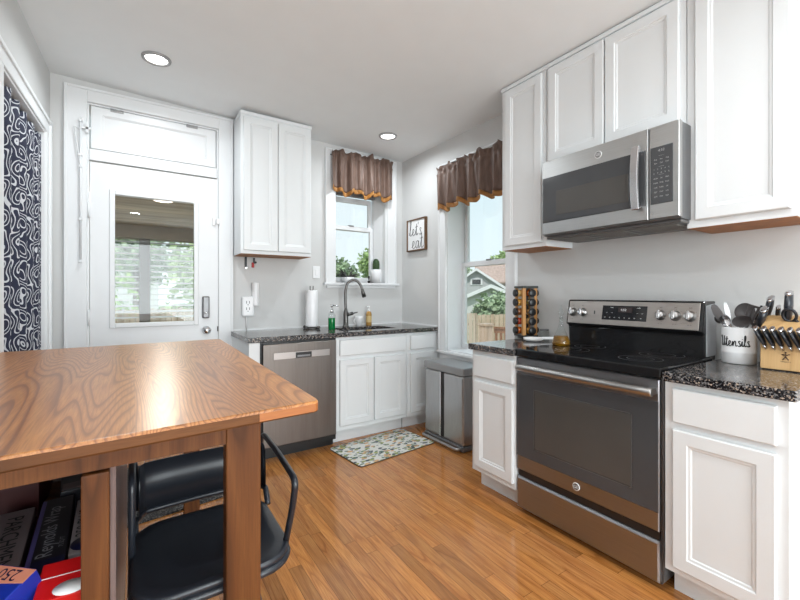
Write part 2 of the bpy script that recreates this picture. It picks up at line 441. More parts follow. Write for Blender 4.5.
# ------------------------------------------------------------------ windows
def sash_window(name, kind, c, a0, a1, z0, zm, zt, zlint, st, gl_off=.02):
    """double hung sash; returns the structure root"""
    root = bpy.data.objects.new(name, None); C.objects.link(root); root['kind'] = 'structure'
    root.location = (c, (a0+a1)/2, z0) if kind == 'x' else ((a0+a1)/2, c, z0)
    def bx(mb, p0, p1, q0, q1, d0, d1):
        if kind == 'x': mb.box(c + d0, p0, q0, c + d1, p1, q1)
        else: mb.box(p0, c + d0, q0, p1, c + d1, q1)
    mb = MB()
    bx(mb, a0, a0 + st, z0, zm + .02, 0, .035); bx(mb, a1 - st, a1, z0, zm + .02, 0, .035)
    bx(mb, a0 + st, a1 - st, z0, z0 + .06, 0, .035); bx(mb, a0 + st, a1 - st, zm - .02, zm + .025, 0, .035)
    mb.build('lower_sash', M_trim, root, bevel=.003)
    mb = MB()
    bx(mb, a0, a0 + st, zm + .02, zlint, .037, .07); bx(mb, a1 - st, a1, zm + .02, zlint, .037, .07)
    bx(mb, a0 + st, a1 - st, zt, zlint, .037, .07); bx(mb, a0 + st, a1 - st, zm - .02, zm + .02, .037, .07)
    mb.build('upper_sash', M_trim, root, bevel=.003)
    mb = MB(); bx(mb, a0 + st, a1 - st, z0 + .06, zm - .02, .016, .02); mb.build('lower_pane', M_glass, root)
    mb = MB(); bx(mb, a0 + st, a1 - st, zm + .02, zt, .05, .054); mb.build('upper_pane', M_glass, root)
    mb = MB(); mid = (a0+a1)/2
    if kind == 'x': mb.box(c - .004, mid - .03, zm + .02, c + .03, mid + .03, zm + .034)
    else: mb.box(mid - .03, c - .004, zm + .02, mid + .03, c + .03, zm + .034)
    mb.build('sash_lock', M_dksilver, root, bevel=.003)
    return root
w1 = sash_window('window_1', 'y', B + .185, BW[0] + .012, 2.150, BW[2] + .014, 1.912, 2.188, 2.24, .035)
mb = MB(); mb.rings([[Vector(p_) for p_ in ((2.197, B + .06, z_), (2.197, B + .22, z_), (2.151, B + .22, z_), (2.151, B + .17, z_))] for z_ in (BW[2] + .0125, BW[3] - .013)], smooth=False); struct(mb.build('trim_12', M_trim))
w2 = sash_window('window_2', 'x', R + .17, RW[0] + .012, RW[1] - .012, RW[2], 1.50, 2.28, 2.33, .04)
mb = MB(); mb.box(BW[0] + .013, B + .15, 2.24, BW[1] - .013, B + .2, BW[3] - .013)
o = mb.build('roller_shade', paint('grey_shade', (.28, .27, .27), .8, .05), bevel=.004)
setp(o, 'dark grey roller shade rolled up in the head of the window over the sink', 'shade')

# ------------------------------------------------------------------ entry door with transom
dr = bpy.data.objects.new('door_1', None); C.objects.link(dr); dr.location = (.148, B, 0); dr['kind'] = 'structure'
M = panelM('y', B + .03)
mb = MB(); G = (-.125, .405, 1.01, 1.955)
for q in ((-.269, G[0], 0, 2.172), (G[1], .565, 0, 2.172), (G[0], G[1], 0, G[2]), (G[0], G[1], G[3], 2.172)):
    mb.box(q[0], B - .004, q[2], q[1], B + .036, q[3])
mb.build('slab', M_trim, dr)
mb = MB()
def framebar(mb, M, a0, a1, b0, b1, w_, d0, d1):
    for q in ((a0, a0 + w_, b0, b1), (a1 - w_, a1, b0, b1), (a0 + w_, a1 - w_, b0, b0 + w_), (a0 + w_, a1 - w_, b1 - w_, b1)):
        mb.loft(M, [(q[0], q[1], q[2], q[3], d0), (q[0], q[1], q[2], q[3], d1 - .004), (q[0] + .004, q[1] - .004, q[2] + .004, q[3] - .004, d1)])
framebar(mb, panelM('y', B - .004), G[0] - .032, G[1] + .022, G[2] - .032, G[3] + .032, .034, 0, .012)
mb.build('glass_frame', M_trim, dr)
mb = MB(); mb.box(G[0], B + .012, G[2], G[1], B + .018, G[3]); mb.build('pane', M_glass, dr)
for z0, z1 in ((1.77, 1.88), (1.0, 1.11), (.2, .31)):
    mb = MB(); mb.cyl((-.277, B - .006, z0), (-.277, B - .006, z1), .007, 10); mb.box(-.3, B - .006, z0, -.25, B - .002, z1)
    mb.build('hinge', M_trim, dr)
# keypad deadbolt, knob, latch guard
mb = MB(); mb.box(.452, B - .034, 1.03, .506, B - .004, 1.208); k = mb.build('deadbolt_keypad', M_dksilver, dr, bevel=.01)
mb = MB(); mb.ball((.48, B - .04, 1.075), .012, (1.4, .6, .7)); mb.build('thumb_turn', M_chrome, k)
mb = MB(); mb.lathe((.483, B - .004, .933), [(.033, 0), (.033, -.006), (.014, -.012), (.012, -.03), (.028, -.042), (.03, -.055), (.02, -.066), (.002, -.068)], 20, 'y')
mb.build('door_knob', M_chrome, dr)
mb = MB(); mb.box(.527, B - .02, 1.79, .55, B - .004, 1.85); mb.box(.556, B - .035, 1.80, .578, B - .02, 1.845); mb.build('swing_latch', M_white, dr, bevel=.003)
mb = MB(); mb.box(.566, B - .022, .92, .572, B - .004, .96); mb.build('strike_plate', M_black, dr)
# transom: rail + hinged panel
tr = bpy.data.objects.new('door_2', None); C.objects.link(tr); tr.location = (.148, B, 2.17); tr['kind'] = 'structure'
mb = MB(); mb.box(DO[0] + .013, B - .012, 2.182, DO[1] - .013, B + .03, 2.262); mb.build('transom_rail', M_trim, tr, bevel=.003)
mb = MB(); mb.loft(panelM('y', B + .02), [(-.265, .555, 2.268, 2.572, -.02), (-.265, .555, 2.268, 2.572, .022), (-.262, .552, 2.271, 2.569, .025),
    (-.20, .49, 2.325, 2.52, .025), (-.185, .475, 2.34, 2.505, .012)])
mb.build('transom_panel', M_trim, tr)
for x in (-.11, .38):
    mb = MB(); mb.box(x - .04, B - .012, 2.555, x + .04, B - .003, 2.572); mb.cyl((x - .04, B - .012, 2.572), (x + .04, B - .012, 2.572), .005, 8); mb.build('transom_hinge', M_steelt, tr)
mb = MB()
mb.cyl((-.318, B - .04, 1.45), (-.318, B - .04, 2.46), .006, 8)
for z in (1.455, 1.75, 2.12, 2.2, 2.44): mb.box(-.328, B - .05, z - .008, -.308, B - .025, z + .008)
mb.cyl((-.318, B - .04, 2.1), (-.352, B - .04, 2.39), .004, 8); mb.cyl((-.352, B - .04, 2.39), (-.318, B - .04, 2.38), .004, 8)
mb.box(-.318, B - .045, 2.385, -.262, B - .03, 2.4); mb.box(-.29, B - .045, 2.36, -.275, B - .028, 2.43)
o = mb.build('transom_operator', M_trim); setp(o, 'thin white painted transom operator rod on casing left of the entry door', 'rod')

# ------------------------------------------------------------------ ceiling downlights, plus added fill lamps
def downlight(x, y, z, rad, label, power, group='recessed ceiling downlights'):
    t_ = thing('recessed_downlight', label, 'light', (x, y, z), 0, group)
    mb = MB(); mb.lathe((0, 0, 0), [(rad * .76, -.006), (rad * .80, -.014), (rad * .97, -.010), (rad, -.001), (rad * .76, -.001)], 32, cap=False)
    mb.build('trim_ring', paint('nickel_ring', (.36, .36, .36), .5, .03, metal=.3), t_, local=True)
    mb = MB(); mb.lathe((0, 0, 0), [(.002, -.009), (rad * .5, -.008), (rad * .75, -.005), (rad * .75, -.001)], 32)
    mb.build('lens', M_lens, t_, local=True)
    l = lamp('downlight_and_fill', 'AREA', (x, y, z - .014), power, (.90, .965, 1), shape='DISK', size=rad * 1.2); l.data.spread = math.radians(165)
    return t_
P0 = 8
downlight(.113, 2.975, ceilz(.113) - .001, .083, 'round recessed downlight in the ceiling before the white entry door', P0)
downlight(1.913, 3.096, ceilz(1.913) - .001, .083, 'round recessed downlight in the ceiling before the sink window', P0)
for x, y in ((.1, .9), (1.2, .2), (1.3, -1.2), (0, -1.6)):  # added unseen ceiling lamps without fixtures, for more even room light
    lamp('downlight_and_fill', 'AREA', (x, y, ceilz(x) - .014), 8, (.90, .965, 1), shape='DISK', size=.13, spread=math.radians(165))

# ------------------------------------------------------------------ shaker doors / cabinets
def shaker(name, parent, M, a0, a1, b0, b1, w_=.05, t_=.02, mat=None, raised=True):
    mb = MB(); a0, a1 = sorted((a0, a1))
    rs = [(a0, a1, b0, b1, 0.0005), (a0, a1, b0, b1, t_ - .004), (a0+.004, a1-.004, b0+.004, b1-.004, t_)]
    if w_: rs += [(a0+w_, a1-w_, b0+w_, b1-w_, t_), (a0+w_+.004, a1-w_-.004, b0+w_+.004, b1-w_-.004, t_-.005), (a0+w_+.012, a1-w_-.012, b0+w_+.012, b1-w_-.012, t_-.006),
                  (a0+w_+.016, a1-w_-.016, b0+w_+.016, b1-w_-.016, t_-.010)]
    mb.loft(M, rs)
    return mb.build(name, mat or M_cab, parent)

def cabinet_body(root, x0, x1, y0, y1, z0, z1, toe=None, openb=False):
    mb = MB()
    if toe:
        mb.box(x0, y0, z0, x1, y1, z1)
        ax, d = toe
        if ax == 'x': mb.box(x0 + d, y0 + .003, 0, x1, y1 - .003, z0)
        else: mb.box(x0 + .003, y0 + d, 0, x1 - .003, y1, z0)
    elif openb:
        # frame box with a recessed wooden underside
        t2 = .018
        mb.box(x0, y0, z0, x0 + t2, y1, z1); mb.box(x1 - t2, y0, z0, x1, y1, z1)
        mb.box(x0 + t2, y0, z0, x1 - t2, y0 + t2, z1); mb.box(x0 + t2, y1 - t2, z0, x1 - t2, y1, z1)
        mb.box(x0 + t2, y0 + t2, z0 + .03, x1 - t2, y1 - t2, z1)
    else: mb.box(x0, y0, z0, x1, y1, z1)
    b = mb.build('body', M_cab, root)
    if openb:
        mb = MB(); mb.box(x0 + .004, y0 + .004, z0 - .003, x1 - .002, y1 - .004, z0 - .0003)
        mb.build('underside', M_under, b)
    return b

# back upper cabinet
t_ = thing('wall_cabinet', 'white two-door wall cabinet hung between the entry door and sink window', 'cabinet', (.98, B, 1.55))
cabinet_body(t_, .692, 1.273, 3.325, B - .001, 1.548, 2.655, openb=True)
M = panelM('y', 3.325)
shaker('door', t_, M, .712, .980, 1.575, 2.63); shaker('door', t_, M, .986, 1.262, 1.575, 2.63)
mb = MB(); mb.box(.688, 3.316, 2.648, 1.277, B - .001, 2.676); mb.build('top_moulding', M_cab, t_, bevel=.004)

# right uppers
XU = 2.116; M = panelM('x', XU + .02)
t_ = thing('wall_cabinet', 'tall narrow white single-door wall cabinet left of the microwave', 'cabinet', (R, 1.76, 1.527))
cabinet_body(t_, XU + .02, R - .001, 1.582, 1.94, 1.527, 2.625, openb=True)
shaker('door', t_, M, 1.606, 1.905, 1.553, 2.61)
mb = MB(); mb.box(XU + .008, 1.576, 2.622, R - .001, 1.944, 2.646); mb.build('top_moulding', M_cab, t_, bevel=.003)
t_ = thing('wall_cabinet', 'short white two-door wall cabinet mounted above the microwave', 'cabinet', (R, 1.2, 2.005))
cabinet_body(t_, XU + .02, R - .001, .822, 1.578, 2.007, 2.625)
shaker('door', t_, M, 1.207, 1.556, 2.035, 2.61); shaker('door', t_, M, .846, 1.200, 2.035, 2.61)
mb = MB(); mb.box(XU + .008, .822, 2.622, R - .001, 1.575, 2.646); mb.build('top_moulding', M_cab, t_, bevel=.003)
t_ = thing('wall_cabinet', 'large white single-door wall cabinet right of the microwave, above the knife block', 'cabinet', (R, .64, 1.53))
cabinet_body(t_, XU + .02, R - .001, .447, .818, 1.53, 2.625, openb=True)
shaker('door', t_, M, .464, .782, 1.562, 2.61)
mb = MB(); mb.box(XU + .008, .443, 2.622, R - .001, .821, 2.646); mb.build('top_moulding', M_cab, t_, bevel=.003)

# base cabinets, right wall
XB = R - .61; M = panelM('x', XB)
t_ = thing('base_cabinet', 'narrow white base cabinet with one drawer and one door, between bin and range', 'cabinet', (R - .3, 1.7, 0))
cabinet_body(t_, XB, R - .001, 1.534, 1.883, .114, .875, toe=('x', .075))
shaker('drawer', t_, M, 1.545, 1.852, .714, .846, w_=0); shaker('door', t_, M, 1.545, 1.852, .150, .685)
t_ = thing('base_cabinet', 'wider white base cabinet with drawer above door, right of the range', 'cabinet', (R - .3, .58, 0))
cabinet_body(t_, XB, R - .001, .397, .767, .114, .875, toe=('x', .075))
shaker('drawer', t_, M, .425, .735, .719, .852, w_=0); shaker('door', t_, M, .425, .735, .143, .690)

# base cabinets, back wall
YB = B - .61; M = panelM('y', YB)
mb = MB(); mb.box(.676, YB - .02, .0, .752, B - .001, .874); o = mb.build('filler_panel', M_cab, bevel=.002)
setp(o, 'white end panel and filler standing left of the dishwasher', 'panel')
t_ = thing('sink_cabinet', 'white sink base cabinet with false drawer front over two doors', 'cabinet', (1.7, YB + .3, 0))
mb = MB(); mb.box(1.353, YB, .114, 2.045, B - .001, .66); mb.box(1.356, YB + .075, 0, 2.042, B - .001, .114)
mb.box(1.353, YB, .66, 2.045, YB + .06, .875); mb.box(1.353, B - .03, .66, 2.045, B - .001, .875); mb.box(1.353, YB + .06, .66, 1.373, B - .03, .875); mb.box(2.027, YB + .06, .66, 2.045, B - .03, .875)
mb.build('body', M_cab, t_)
shaker('false_drawer_front', t_, M, 1.385, 2.020, .722, .852, w_=0)
shaker('door', t_, M, 1.385, 1.698, .150, .69); shaker('door', t_, M, 1.708, 2.020, .150, .69)
t_ = thing('base_cabinet', 'narrow white base cabinet in the room corner behind the steel bin', 'cabinet', (2.2, YB + .3, 0))
cabinet_body(t_, 2.048, R - .002, YB, B - .001, .114, .875, toe=('y', .075))
shaker('drawer', t_, M, 2.085, 2.355, .722, .852, w_=0); shaker('door', t_, M, 2.085, 2.355, .150, .69)

# ------------------------------------------------------------------ worktops
# back worktop with a cut-out for the sink
SX0, SX1, SY0, SY1 = 1.46, 2.015, 3.10, 3.41
mb = MB(); z0, z1 = .877, .914; y0, y1 = B - .64, B - .001
mb.box(.669, y0, z0, SX0, y1, z1); mb.box(SX1, y0, z0, R - .002, y1, z1); mb.box(SX0, y0, z0, SX1, SY0, z1); mb.box(SX0, SY1, z0, SX1, y1, z1)
bmesh.ops.remove_doubles(mb.bm, verts=mb.bm.verts, dist=1e-5)
o = mb.build('worktop', M_granite); setp(o, 'black speckled granite worktop running under the sink window', 'countertop')
mb = MB(); mb.box(R - .64, 1.536, .877, R - .001, 1.893, .914); o = mb.build('worktop', M_granite, bevel=.004)
setp(o, 'short black granite worktop between window and range, holding the spice rack', 'countertop')
mb = MB(); mb.box(R - .64, .372, .877, R - .001, .766, .914); o = mb.build('worktop', M_granite, bevel=.004)
setp(o, 'black granite worktop right of the range, under crock and knife block', 'countertop')
# sink bowl
mb = MB(); t2 = .004
mb.box(SX0 - .01, SY0 - .01, .70, SX1 + .01, SY1 + .01, .705)
mb.box(SX0 - .01, SY0 - .01, .70, SX0 - .005, SY1 + .01, .876); mb.box(SX1 + .005, SY0 - .01, .70, SX1 + .01, SY1 + .01, .876)
mb.box(SX0 - .01, SY0 - .01, .70, SX1 + .01, SY0 - .005, .876); mb.box(SX0 - .01, SY1 + .005, .70, SX1 + .01, SY1 + .01, .876)
t_ = thing('sink', 'black undermount sink bowl set in the granite under the window', 'sink', (1.74, 3.26, .70))
mb.build('bowl', M_black, t_)
mb = MB(); mb.lathe((1.74, 3.26, .7055), [(.04, 0), (.042, .002), (.03, .003), (.002, .001)], 20); mb.build('drain', M_dkmetal, t_)
# faucet
t_ = thing('faucet', 'tall dark bronze gooseneck kitchen faucet behind the sink', 'faucet', (1.675, 3.475, .914))
mb = MB(); mb.lathe((0, 0, 0), [(.032, 0), (.032, .006), (.026, .012), (.024, .05), (.023, .14), (.017, .155), (.014, .17)], 20); mb.build('base', M_dkmetal, t_, local=True)
pts = crv([(0, 0, .165), (-.006, -.0, .28), (-.004, -.005, .35), (.016, -.012, .415), (.06, -.03, .447), (.105, -.045, .43), (.135, -.055, .385), (.148, -.06, .34)], 6)
mb = MB(); mb.tube(pts, .0125, 12); mb.build('spout', M_dkmetal, t_, local=True)
mb = MB(); mb.tube([(.143, -.058, .365), (.162, -.066, .288)], .018, 14, rad=[.0145, .021]); mb.tube([(.162, -.066, .288), (.164, -.067, .28)], .018, 14); mb.build('spray_head', M_dkmetal, t_, local=True)
mb = MB(); mb.cyl((.0, -.012, .115), (.062, -.028, .128), .0165, 14); mb.cyl((.062, -.028, .128), (.10, -.05, .138), .006, 10); mb.build('handle', M_dkmetal, t_, local=True)
# paper towel
t_ = thing('paper_towel_holder', 'paper towel roll on a dark metal stand by the sink', 'paper towel', (1.325, 3.45, .914))
mb = MB(); mb.lathe((0, 0, 0), [(.06, 0), (.06, .012), (.02, .016)], 24)
for a in range(4):
    q = a * PI / 2 + .6; mb.ball((.075 * math.cos(q), .075 * math.sin(q), .0145), .015, (1, 1, .95), 10)
mb.cyl((0, 0, .01), (0, 0, .345), .005, 8); mb.build('stand', M_dkmetal, t_, local=True)
mb = MB(); mb.lathe((0, 0, 0), [(.02, .02), (.052, .02), (.054, .03), (.054, .335), (.05, .345), (.02, .345)], 28); mb.build('paper_roll', M_white, t_, local=True)
mb = MB(); mb.tube(fillet([(-.014, 0, .385), (-.014, 0, .346), (.014, 0, .346), (.014, 0, .385)], .012), .0045, 8); mb.build('finial', M_dkmetal, t_, local=True)
# soap bottle
t_ = thing('soap_dispenser', 'clear pump bottle of bright green dish soap beside the faucet', 'soap bottle', (1.44, 3.27, .914))
mb = MB(); mb.lathe((0, 0, 0), [(.028, 0), (.031, .004), (.031, .10), (.030, .103)], 22); mb.build('soap_liquid', M_green, t_, local=True)
mb = MB(); mb.lathe((0, 0, 0), [(.0315, .1035), (.0315, .125), (.026, .142), (.014, .155)], 22); mb.build('bottle_shoulder', M_clear, t_, local=True)
mb = MB(); mb.lathe((0, 0, 0), [(.016, .15), (.016, .172), (.008, .175), (.006, .20), (.012, .204), (.012, .22), (.003, .222)], 16); mb.tube([(0, 0, .213), (.035, -.018, .213), (.052, -.027, .205)], .006, 8)
mb.build('pump', M_chrome, t_, local=True)
# cup + amber bottle
mb = MB(); mb.lathe((1.845, 3.53, .914), [(.024, 0), (.028, .003), (.036, .07), (.038, .095), (.035, .095), (.033, .07), (.026, .008), (.002, .007)], 24)
t_ = thing('mug', 'small white cup with handle behind the faucet', 'cup', (1.845, 3.53, .914))
mb.build('body', M_white, t_)
mb = MB(); mb.tube([Vector((1.845, 3.53, .914)) + Vector((-.034 - .022 * math.sin(PI * k / 8), 0, .075 - .055 * k / 8)) for k in range(9)], .005, 8); mb.build('handle', M_white, t_)
t_ = thing('lotion_bottle', 'slim amber soap bottle with white pump, right of faucet', 'soap bottle', (1.955, 3.53, .914))
mb = MB(); mb.lathe((0, 0, 0), [(.026, 0), (.029, .004), (.029, .115), (.022, .132), (.012, .14)], 22); mb.build('bottle', M_amber, t_, local=True)
mb = MB(); mb.lathe((0, 0, 0), [(.0293, .03), (.0293, .095)], 22, cap=False); mb.build('bottle_label', paint('cream_label', (.62, .45, .2), .5), t_, local=True)
mb = MB(); mb.lathe((0, 0, 0), [(.012, .14), (.012, .155), (.005, .157), (.005, .18), (.01, .183), (.01, .192), (.002, .193)], 14); mb.tube([(0, 0, .188), (-.03, -.01, .186)], .0045, 8); mb.build('pump', M_white, t_, local=True)
# switch plate, outlet with plug-ins, hooks
t_ = thing('light_switch', 'white single light switch plate on wall left of the sink window', 'switch', (1.432, B, 1.435))
mb = MB(); mb.box(1.395, B - .006, 1.375, 1.465, B - .0003, 1.49); mb.build('plate', M_white, t_, bevel=.003)
mb = MB(); mb.box(1.417, B - .010, 1.405, 1.443, B - .006, 1.46); mb.build('rocker', M_white, t_, bevel=.002)
t_ = thing('outlet_adapter', 'white multi-outlet wall tap with a cord hanging down to the worktop', 'outlet', (.80, B, 1.13))
mb = MB(); mb.box(.755, B - .042, 1.035, .855, B - .0003, 1.205); b_ = mb.build('housing', M_white, t_, bevel=.014, seg=3)
for zc in (1.145, 1.09):
    mb = MB()
    for dx in (-.012, .012): mb.box(.802 + dx - .0022, B - .0435, zc, .802 + dx + .0022, B - .0415, zc + .022)
    mb.lathe((.802, B - .0415, zc - .01), [(.004, 0), (.004, -.002)], 10, 'y')
    mb.build('socket_slots', M_black, b_)
mb = MB(); mb.cyl((.795, B - .02, 1.035), (.795, B - .02, .918), .005, 8); mb.build('cord', M_white, t_)
mb = MB(); mb.rings([[Vector((.868 + .030 * math.cos(a) * (1.0), B - .028 + .026 * math.sin(a), z)) for a in [2*PI*k/20 for k in range(20)]] for z in (1.125, 1.14, 1.30, 1.325)])
for q in range(1): pass
o = mb.build('plug_in_night_light', M_white, bevel=.004); setp(o, 'rounded white plug-in night light right of the wall outlet tap', 'night light')
t_ = thing('wall_hook', 'small black hook tool hanging on wall under the left wall cabinet', 'hook', (.79, B, 1.50))
mb = MB(); mb.box(.782, B - .014, 1.455, .800, B - .0003, 1.545); mb.build('bar', M_black, t_, bevel=.004)
mb = MB(); mb.lathe((.791, B - .014, 1.45), [(.006, 0), (.006, -.012)], 10, 'y'); mb.build('peg', M_chrome, t_)
t_ = thing('hanging_bottle_opener', 'tiny red and black hanging gadget right of the black hook', 'gadget', (.858, B, 1.49))
mb = MB(); mb.box(.840, B - .012, 1.455, .862, B - .0003, 1.50); mb.build('red_grip', paint('red_plastic', (.5, .01, .01), .4), t_, bevel=.005)
mb = MB(); mb.box(.852, B - .013, 1.49, .868, B - .0005, 1.54); mb.ball((.872, B - .012, 1.50), .010, (1, .7, 1), 10); mb.build('black_clip', M_black, t_, bevel=.003)

# ------------------------------------------------------------------ dishwasher
t_ = thing('dishwasher', 'stainless steel dishwasher with pocket handle under the granite worktop', 'dishwasher', (1.05, YB + .3, 0))
mb = MB(); mb.box(.756, YB - .012, .06, 1.349, B - .02, .872); mb.build('body', M_black, t_)
mb = MB(); mb.box(.756, YB + .04, 0, 1.349, YB + .3, .058); mb.build('toe_panel', M_black, t_)
M = panelM('y', YB - .012)
mb = MB(); mb.loft(M, [(.768, 1.343, .105, .858, .0005), (.768, 1.343, .105, .858, .022), (.772, 1.339, .109, .854, .026)])
d_ = mb.build('door', M_steelv, t_)
mb = MB(); mb.loft(M, [(.845, 1.285, .742, .792, .026), (.845, 1.285, .742, .792, .028), (.847, 1.283, .744, .79, .029)]); mb.build('control_band', steel('light_band', (.40, .37, .355), .35), d_)
mb = MB(); mb.loft(M, [(1.01, 1.135, .744, .786, .0285), (1.01, 1.135, .744, .786, .031), (1.014, 1.131, .748, .782, .031)]); h_ = mb.build('handle', M_black, d_)
mb = MB(); mb.loft(M, [(1.022, 1.123, .752, .765, .031), (1.022, 1.123, .752, .765, .033)]); mb.build('handle_lip', M_grprint, h_) if False else mb.build('badge', M_dksilver, h_)

# ------------------------------------------------------------------ range
XR = R - .6125; y0, y1 = .783, 1.531; yc = (y0 + y1) / 2
t_ = thing('range', 'freestanding stainless and black glass electric range', 'range', (R - .3, yc, 0))
mb = MB(); mb.box(XR + .03, y0, .03, R - .05, y1, .905); mb.box(XR + .06, y0 + .02, 0, R - .08, y1 - .02, .03); mb.build('body', M_dksilver, t_)
mb = MB(); mb.box(XR - .005, y0 - .002, .878, R - .09, y1 + .002, .921); ck = mb.build('cooktop', M_bglass, t_, bevel=.006)
for bx_, by_, br in ((2.0, 1.34, .105), (2.0, .96, .09), (2.21, 1.34, .08), (2.21, .96, .095)):
    mb = MB()
    for rr in (br, br * .6): mb.lathe((bx_, by_, .9212), [(rr, 0), (rr + .002, .0002), (rr + .004, 0)], 40, cap=False)
    mb.build('burner_ring', paint('burner_print', (.05, .05, .052), .3), ck)
M = panelM('x', XR + .03)
# oven door: steel frame, dark glass, window outline
mb = MB(); mb.loft(M, [(y0+.006, y1-.006, .246, .872, .0005), (y0+.006, y1-.006, .246, .872, .026), (y0+.010, y1-.010, .250, .868, .030)])
d_ = mb.build('oven_door', M_steelr, t_)
M = panelM('x', XR)
mb = MB(); mb.loft(M, [(y0+.008, y1-.008, .325, .782, .0003), (y0+.008, y1-.008, .325, .782, .003), (y0+.010, y1-.010, .327, .780, .004)])
g_ = mb.build('door_glass', M_char, d_)
mb = MB(); mb.loft(M, [(.900, 1.402, .392, .705, .0042), (.900, 1.402, .392, .705, .0055), (.905, 1.397, .397, .700, .0058)]); wn_ = mb.build('oven_window', M_chargr, d_)
mb = MB(); framebar(mb, M, .893, 1.409, .385, .712, .005, .004, .0052); mb.build('window_outline', paint('outline_grey', (.13, .13, .13), .3, .05), d_)
mb = MB()
hz = .826
mb.tube([(XR - .044, y0 + .012, hz), (XR - .047, y0 + .1, hz), (XR - .050, yc, hz), (XR - .047, y1 - .13, hz), (XR - .044, y1 - .045, hz)], .019, 14)
for yy in (y0 + .03, y1 - .062): mb.box(XR - .044, yy - .016, hz - .014, XR + .001, yy + .016, hz + .014)
mb.build('oven_handle', M_steel, d_, bevel=.004)
# round badge with two curly initials
def badge(parent, M, a, b, r, mat=M_steel):
    mb = MB(); 
    mb.rings([[Vector(M(a + q * math.cos(2*PI*k/28), b + q * math.sin(2*PI*k/28), d)) for k in range(28)] for q, d in ((r, 0), (r, .003), (r * .86, .004), (r * .84, .003), (r*.5, .003))])
    o_ = mb.build('badge', M_print, parent)
    mb = MB()
    mb.rings([[Vector(M(a + q * math.cos(2*PI*k/28), b + q * math.sin(2*PI*k/28), d)) for k in range(28)] for q, d in ((r*.82, .0042), (r*.02, .0044))], cap0=False)
    o2 = mb.build('badge_field', M_dksilver, o_)
    mb = MB(); add_text(mb, 'GE', r * 1.05, lambda x, y, d: M(a - x * 1.0, b + y, .0050)); mb.build('badge_initials', M_print, o_, norm=False)
badge(d_, M, 1.16, .287, .019)
M2 = panelM('x', XR + .03)
mb = MB(); mb.loft(M2, [(y0+.006, y1-.006, .034, .206, .0005), (y0+.006, y1-.006, .034, .206, .024), (y0+.012, y1-.012, .040, .196, .031)]); mb.build('storage_drawer', M_steelr, t_)
mb = MB(); mb.box(XR + .012, y0 + .01, .206, XR + .028, y1 - .01, .246); mb.build('drawer_gap', M_black, t_)
# backguard: black lower riser, tilted steel fascia, side cheeks
mb = MB(); xg = R - .155; fy0, fy1 = y0, y1; y0, y1 = .800, 1.517
def prof(mb, pts, ya, yb): mb.rings([[Vector((x, ya, z)) for x, z in pts], [Vector((x, yb, z)) for x, z in pts]], smooth=False)
prof(mb, [(R - .01, .90), (xg + .02, .90), (xg + .012, 1.03), (xg - .012, 1.045), (xg + .018, 1.192), (R - .01, 1.192)], y0 - .003, y1 + .0)
bgd = mb.build('backguard', M_bglass, t_, bevel=.006)
mb = MB(); prof(mb, [(R - .011, .925), (xg + .03, .925), (xg + .03, 1.17), (R - .011, 1.18)], y0 - .0065, y0 - .0035); mb.build('side_cheek', paint('cheek_grey', (.5, .51, .53), .4, .02), bgd)
# fascia on the tilt
za, zb = 1.050, 1.183; xa, xb = xg - .011, xg + .0165
tl = math.hypot(zb - za, xb - xa); ux, uz = (xb - xa) / tl, (zb - za) / tl; nx, nz = -uz, ux
def FM(a, b, d): return (xa + ux * b + nx * (d + .001), a, za + uz * b + nz * (d + .001))
mb = MB(); mb.loft(FM, [(y0 + .012, y1 - .012, 0.0, tl, 0), (y0 + .012, y1 - .012, 0, tl, .003), (y0 + .014, y1 - .014, .002, tl - .002, .004)]); fs = mb.build('control_fascia', M_steelf, t_)
mb = MB(); mb.loft(FM, [(1.048, 1.290, .03, .112, .004), (1.048, 1.290, .03, .112, .0055), (1.050, 1.288, .032, .11, .006)]); dsp = mb.build('display_panel', M_bglass, fs, bevel=.004)
mb = MB(); mb.loft(FM, [(1.14, 1.20, .075, .102, .006), (1.125, 1.185, .075, .102, .0066)]); mb.build('clock_window', paint('clock_dark', (.03, .02, .02), .2), dsp)
mb = MB()
def FT(a, b, flip=-1): return lambda x, y, d: FM(a + flip * x, b + y, .0072)
def mark(nm, mat, par, *tx):
    mb = MB()
    for t__ in tx: add_text(mb, *t__)
    return mb.build(nm, mat, par, norm=False)
mark('clock_digits', M_print, fs, ('4:52', .018, FT(1.17, .088)))
for a in (1.27, 1.243, 1.216, 1.189, 1.162, 1.135, 1.108, 1.075): mark('button_mark', M_print, fs, ('o', .012, FT(a, .045)))
for a in (1.262, 1.232, 1.095, 1.070): mark('button_mark', M_print, fs, ('--', .014, FT(a, .072)))
for a in (1.235, 1.09): mark('button_mark', M_print, fs, ('OVEN', .007, FT(a, .1)))

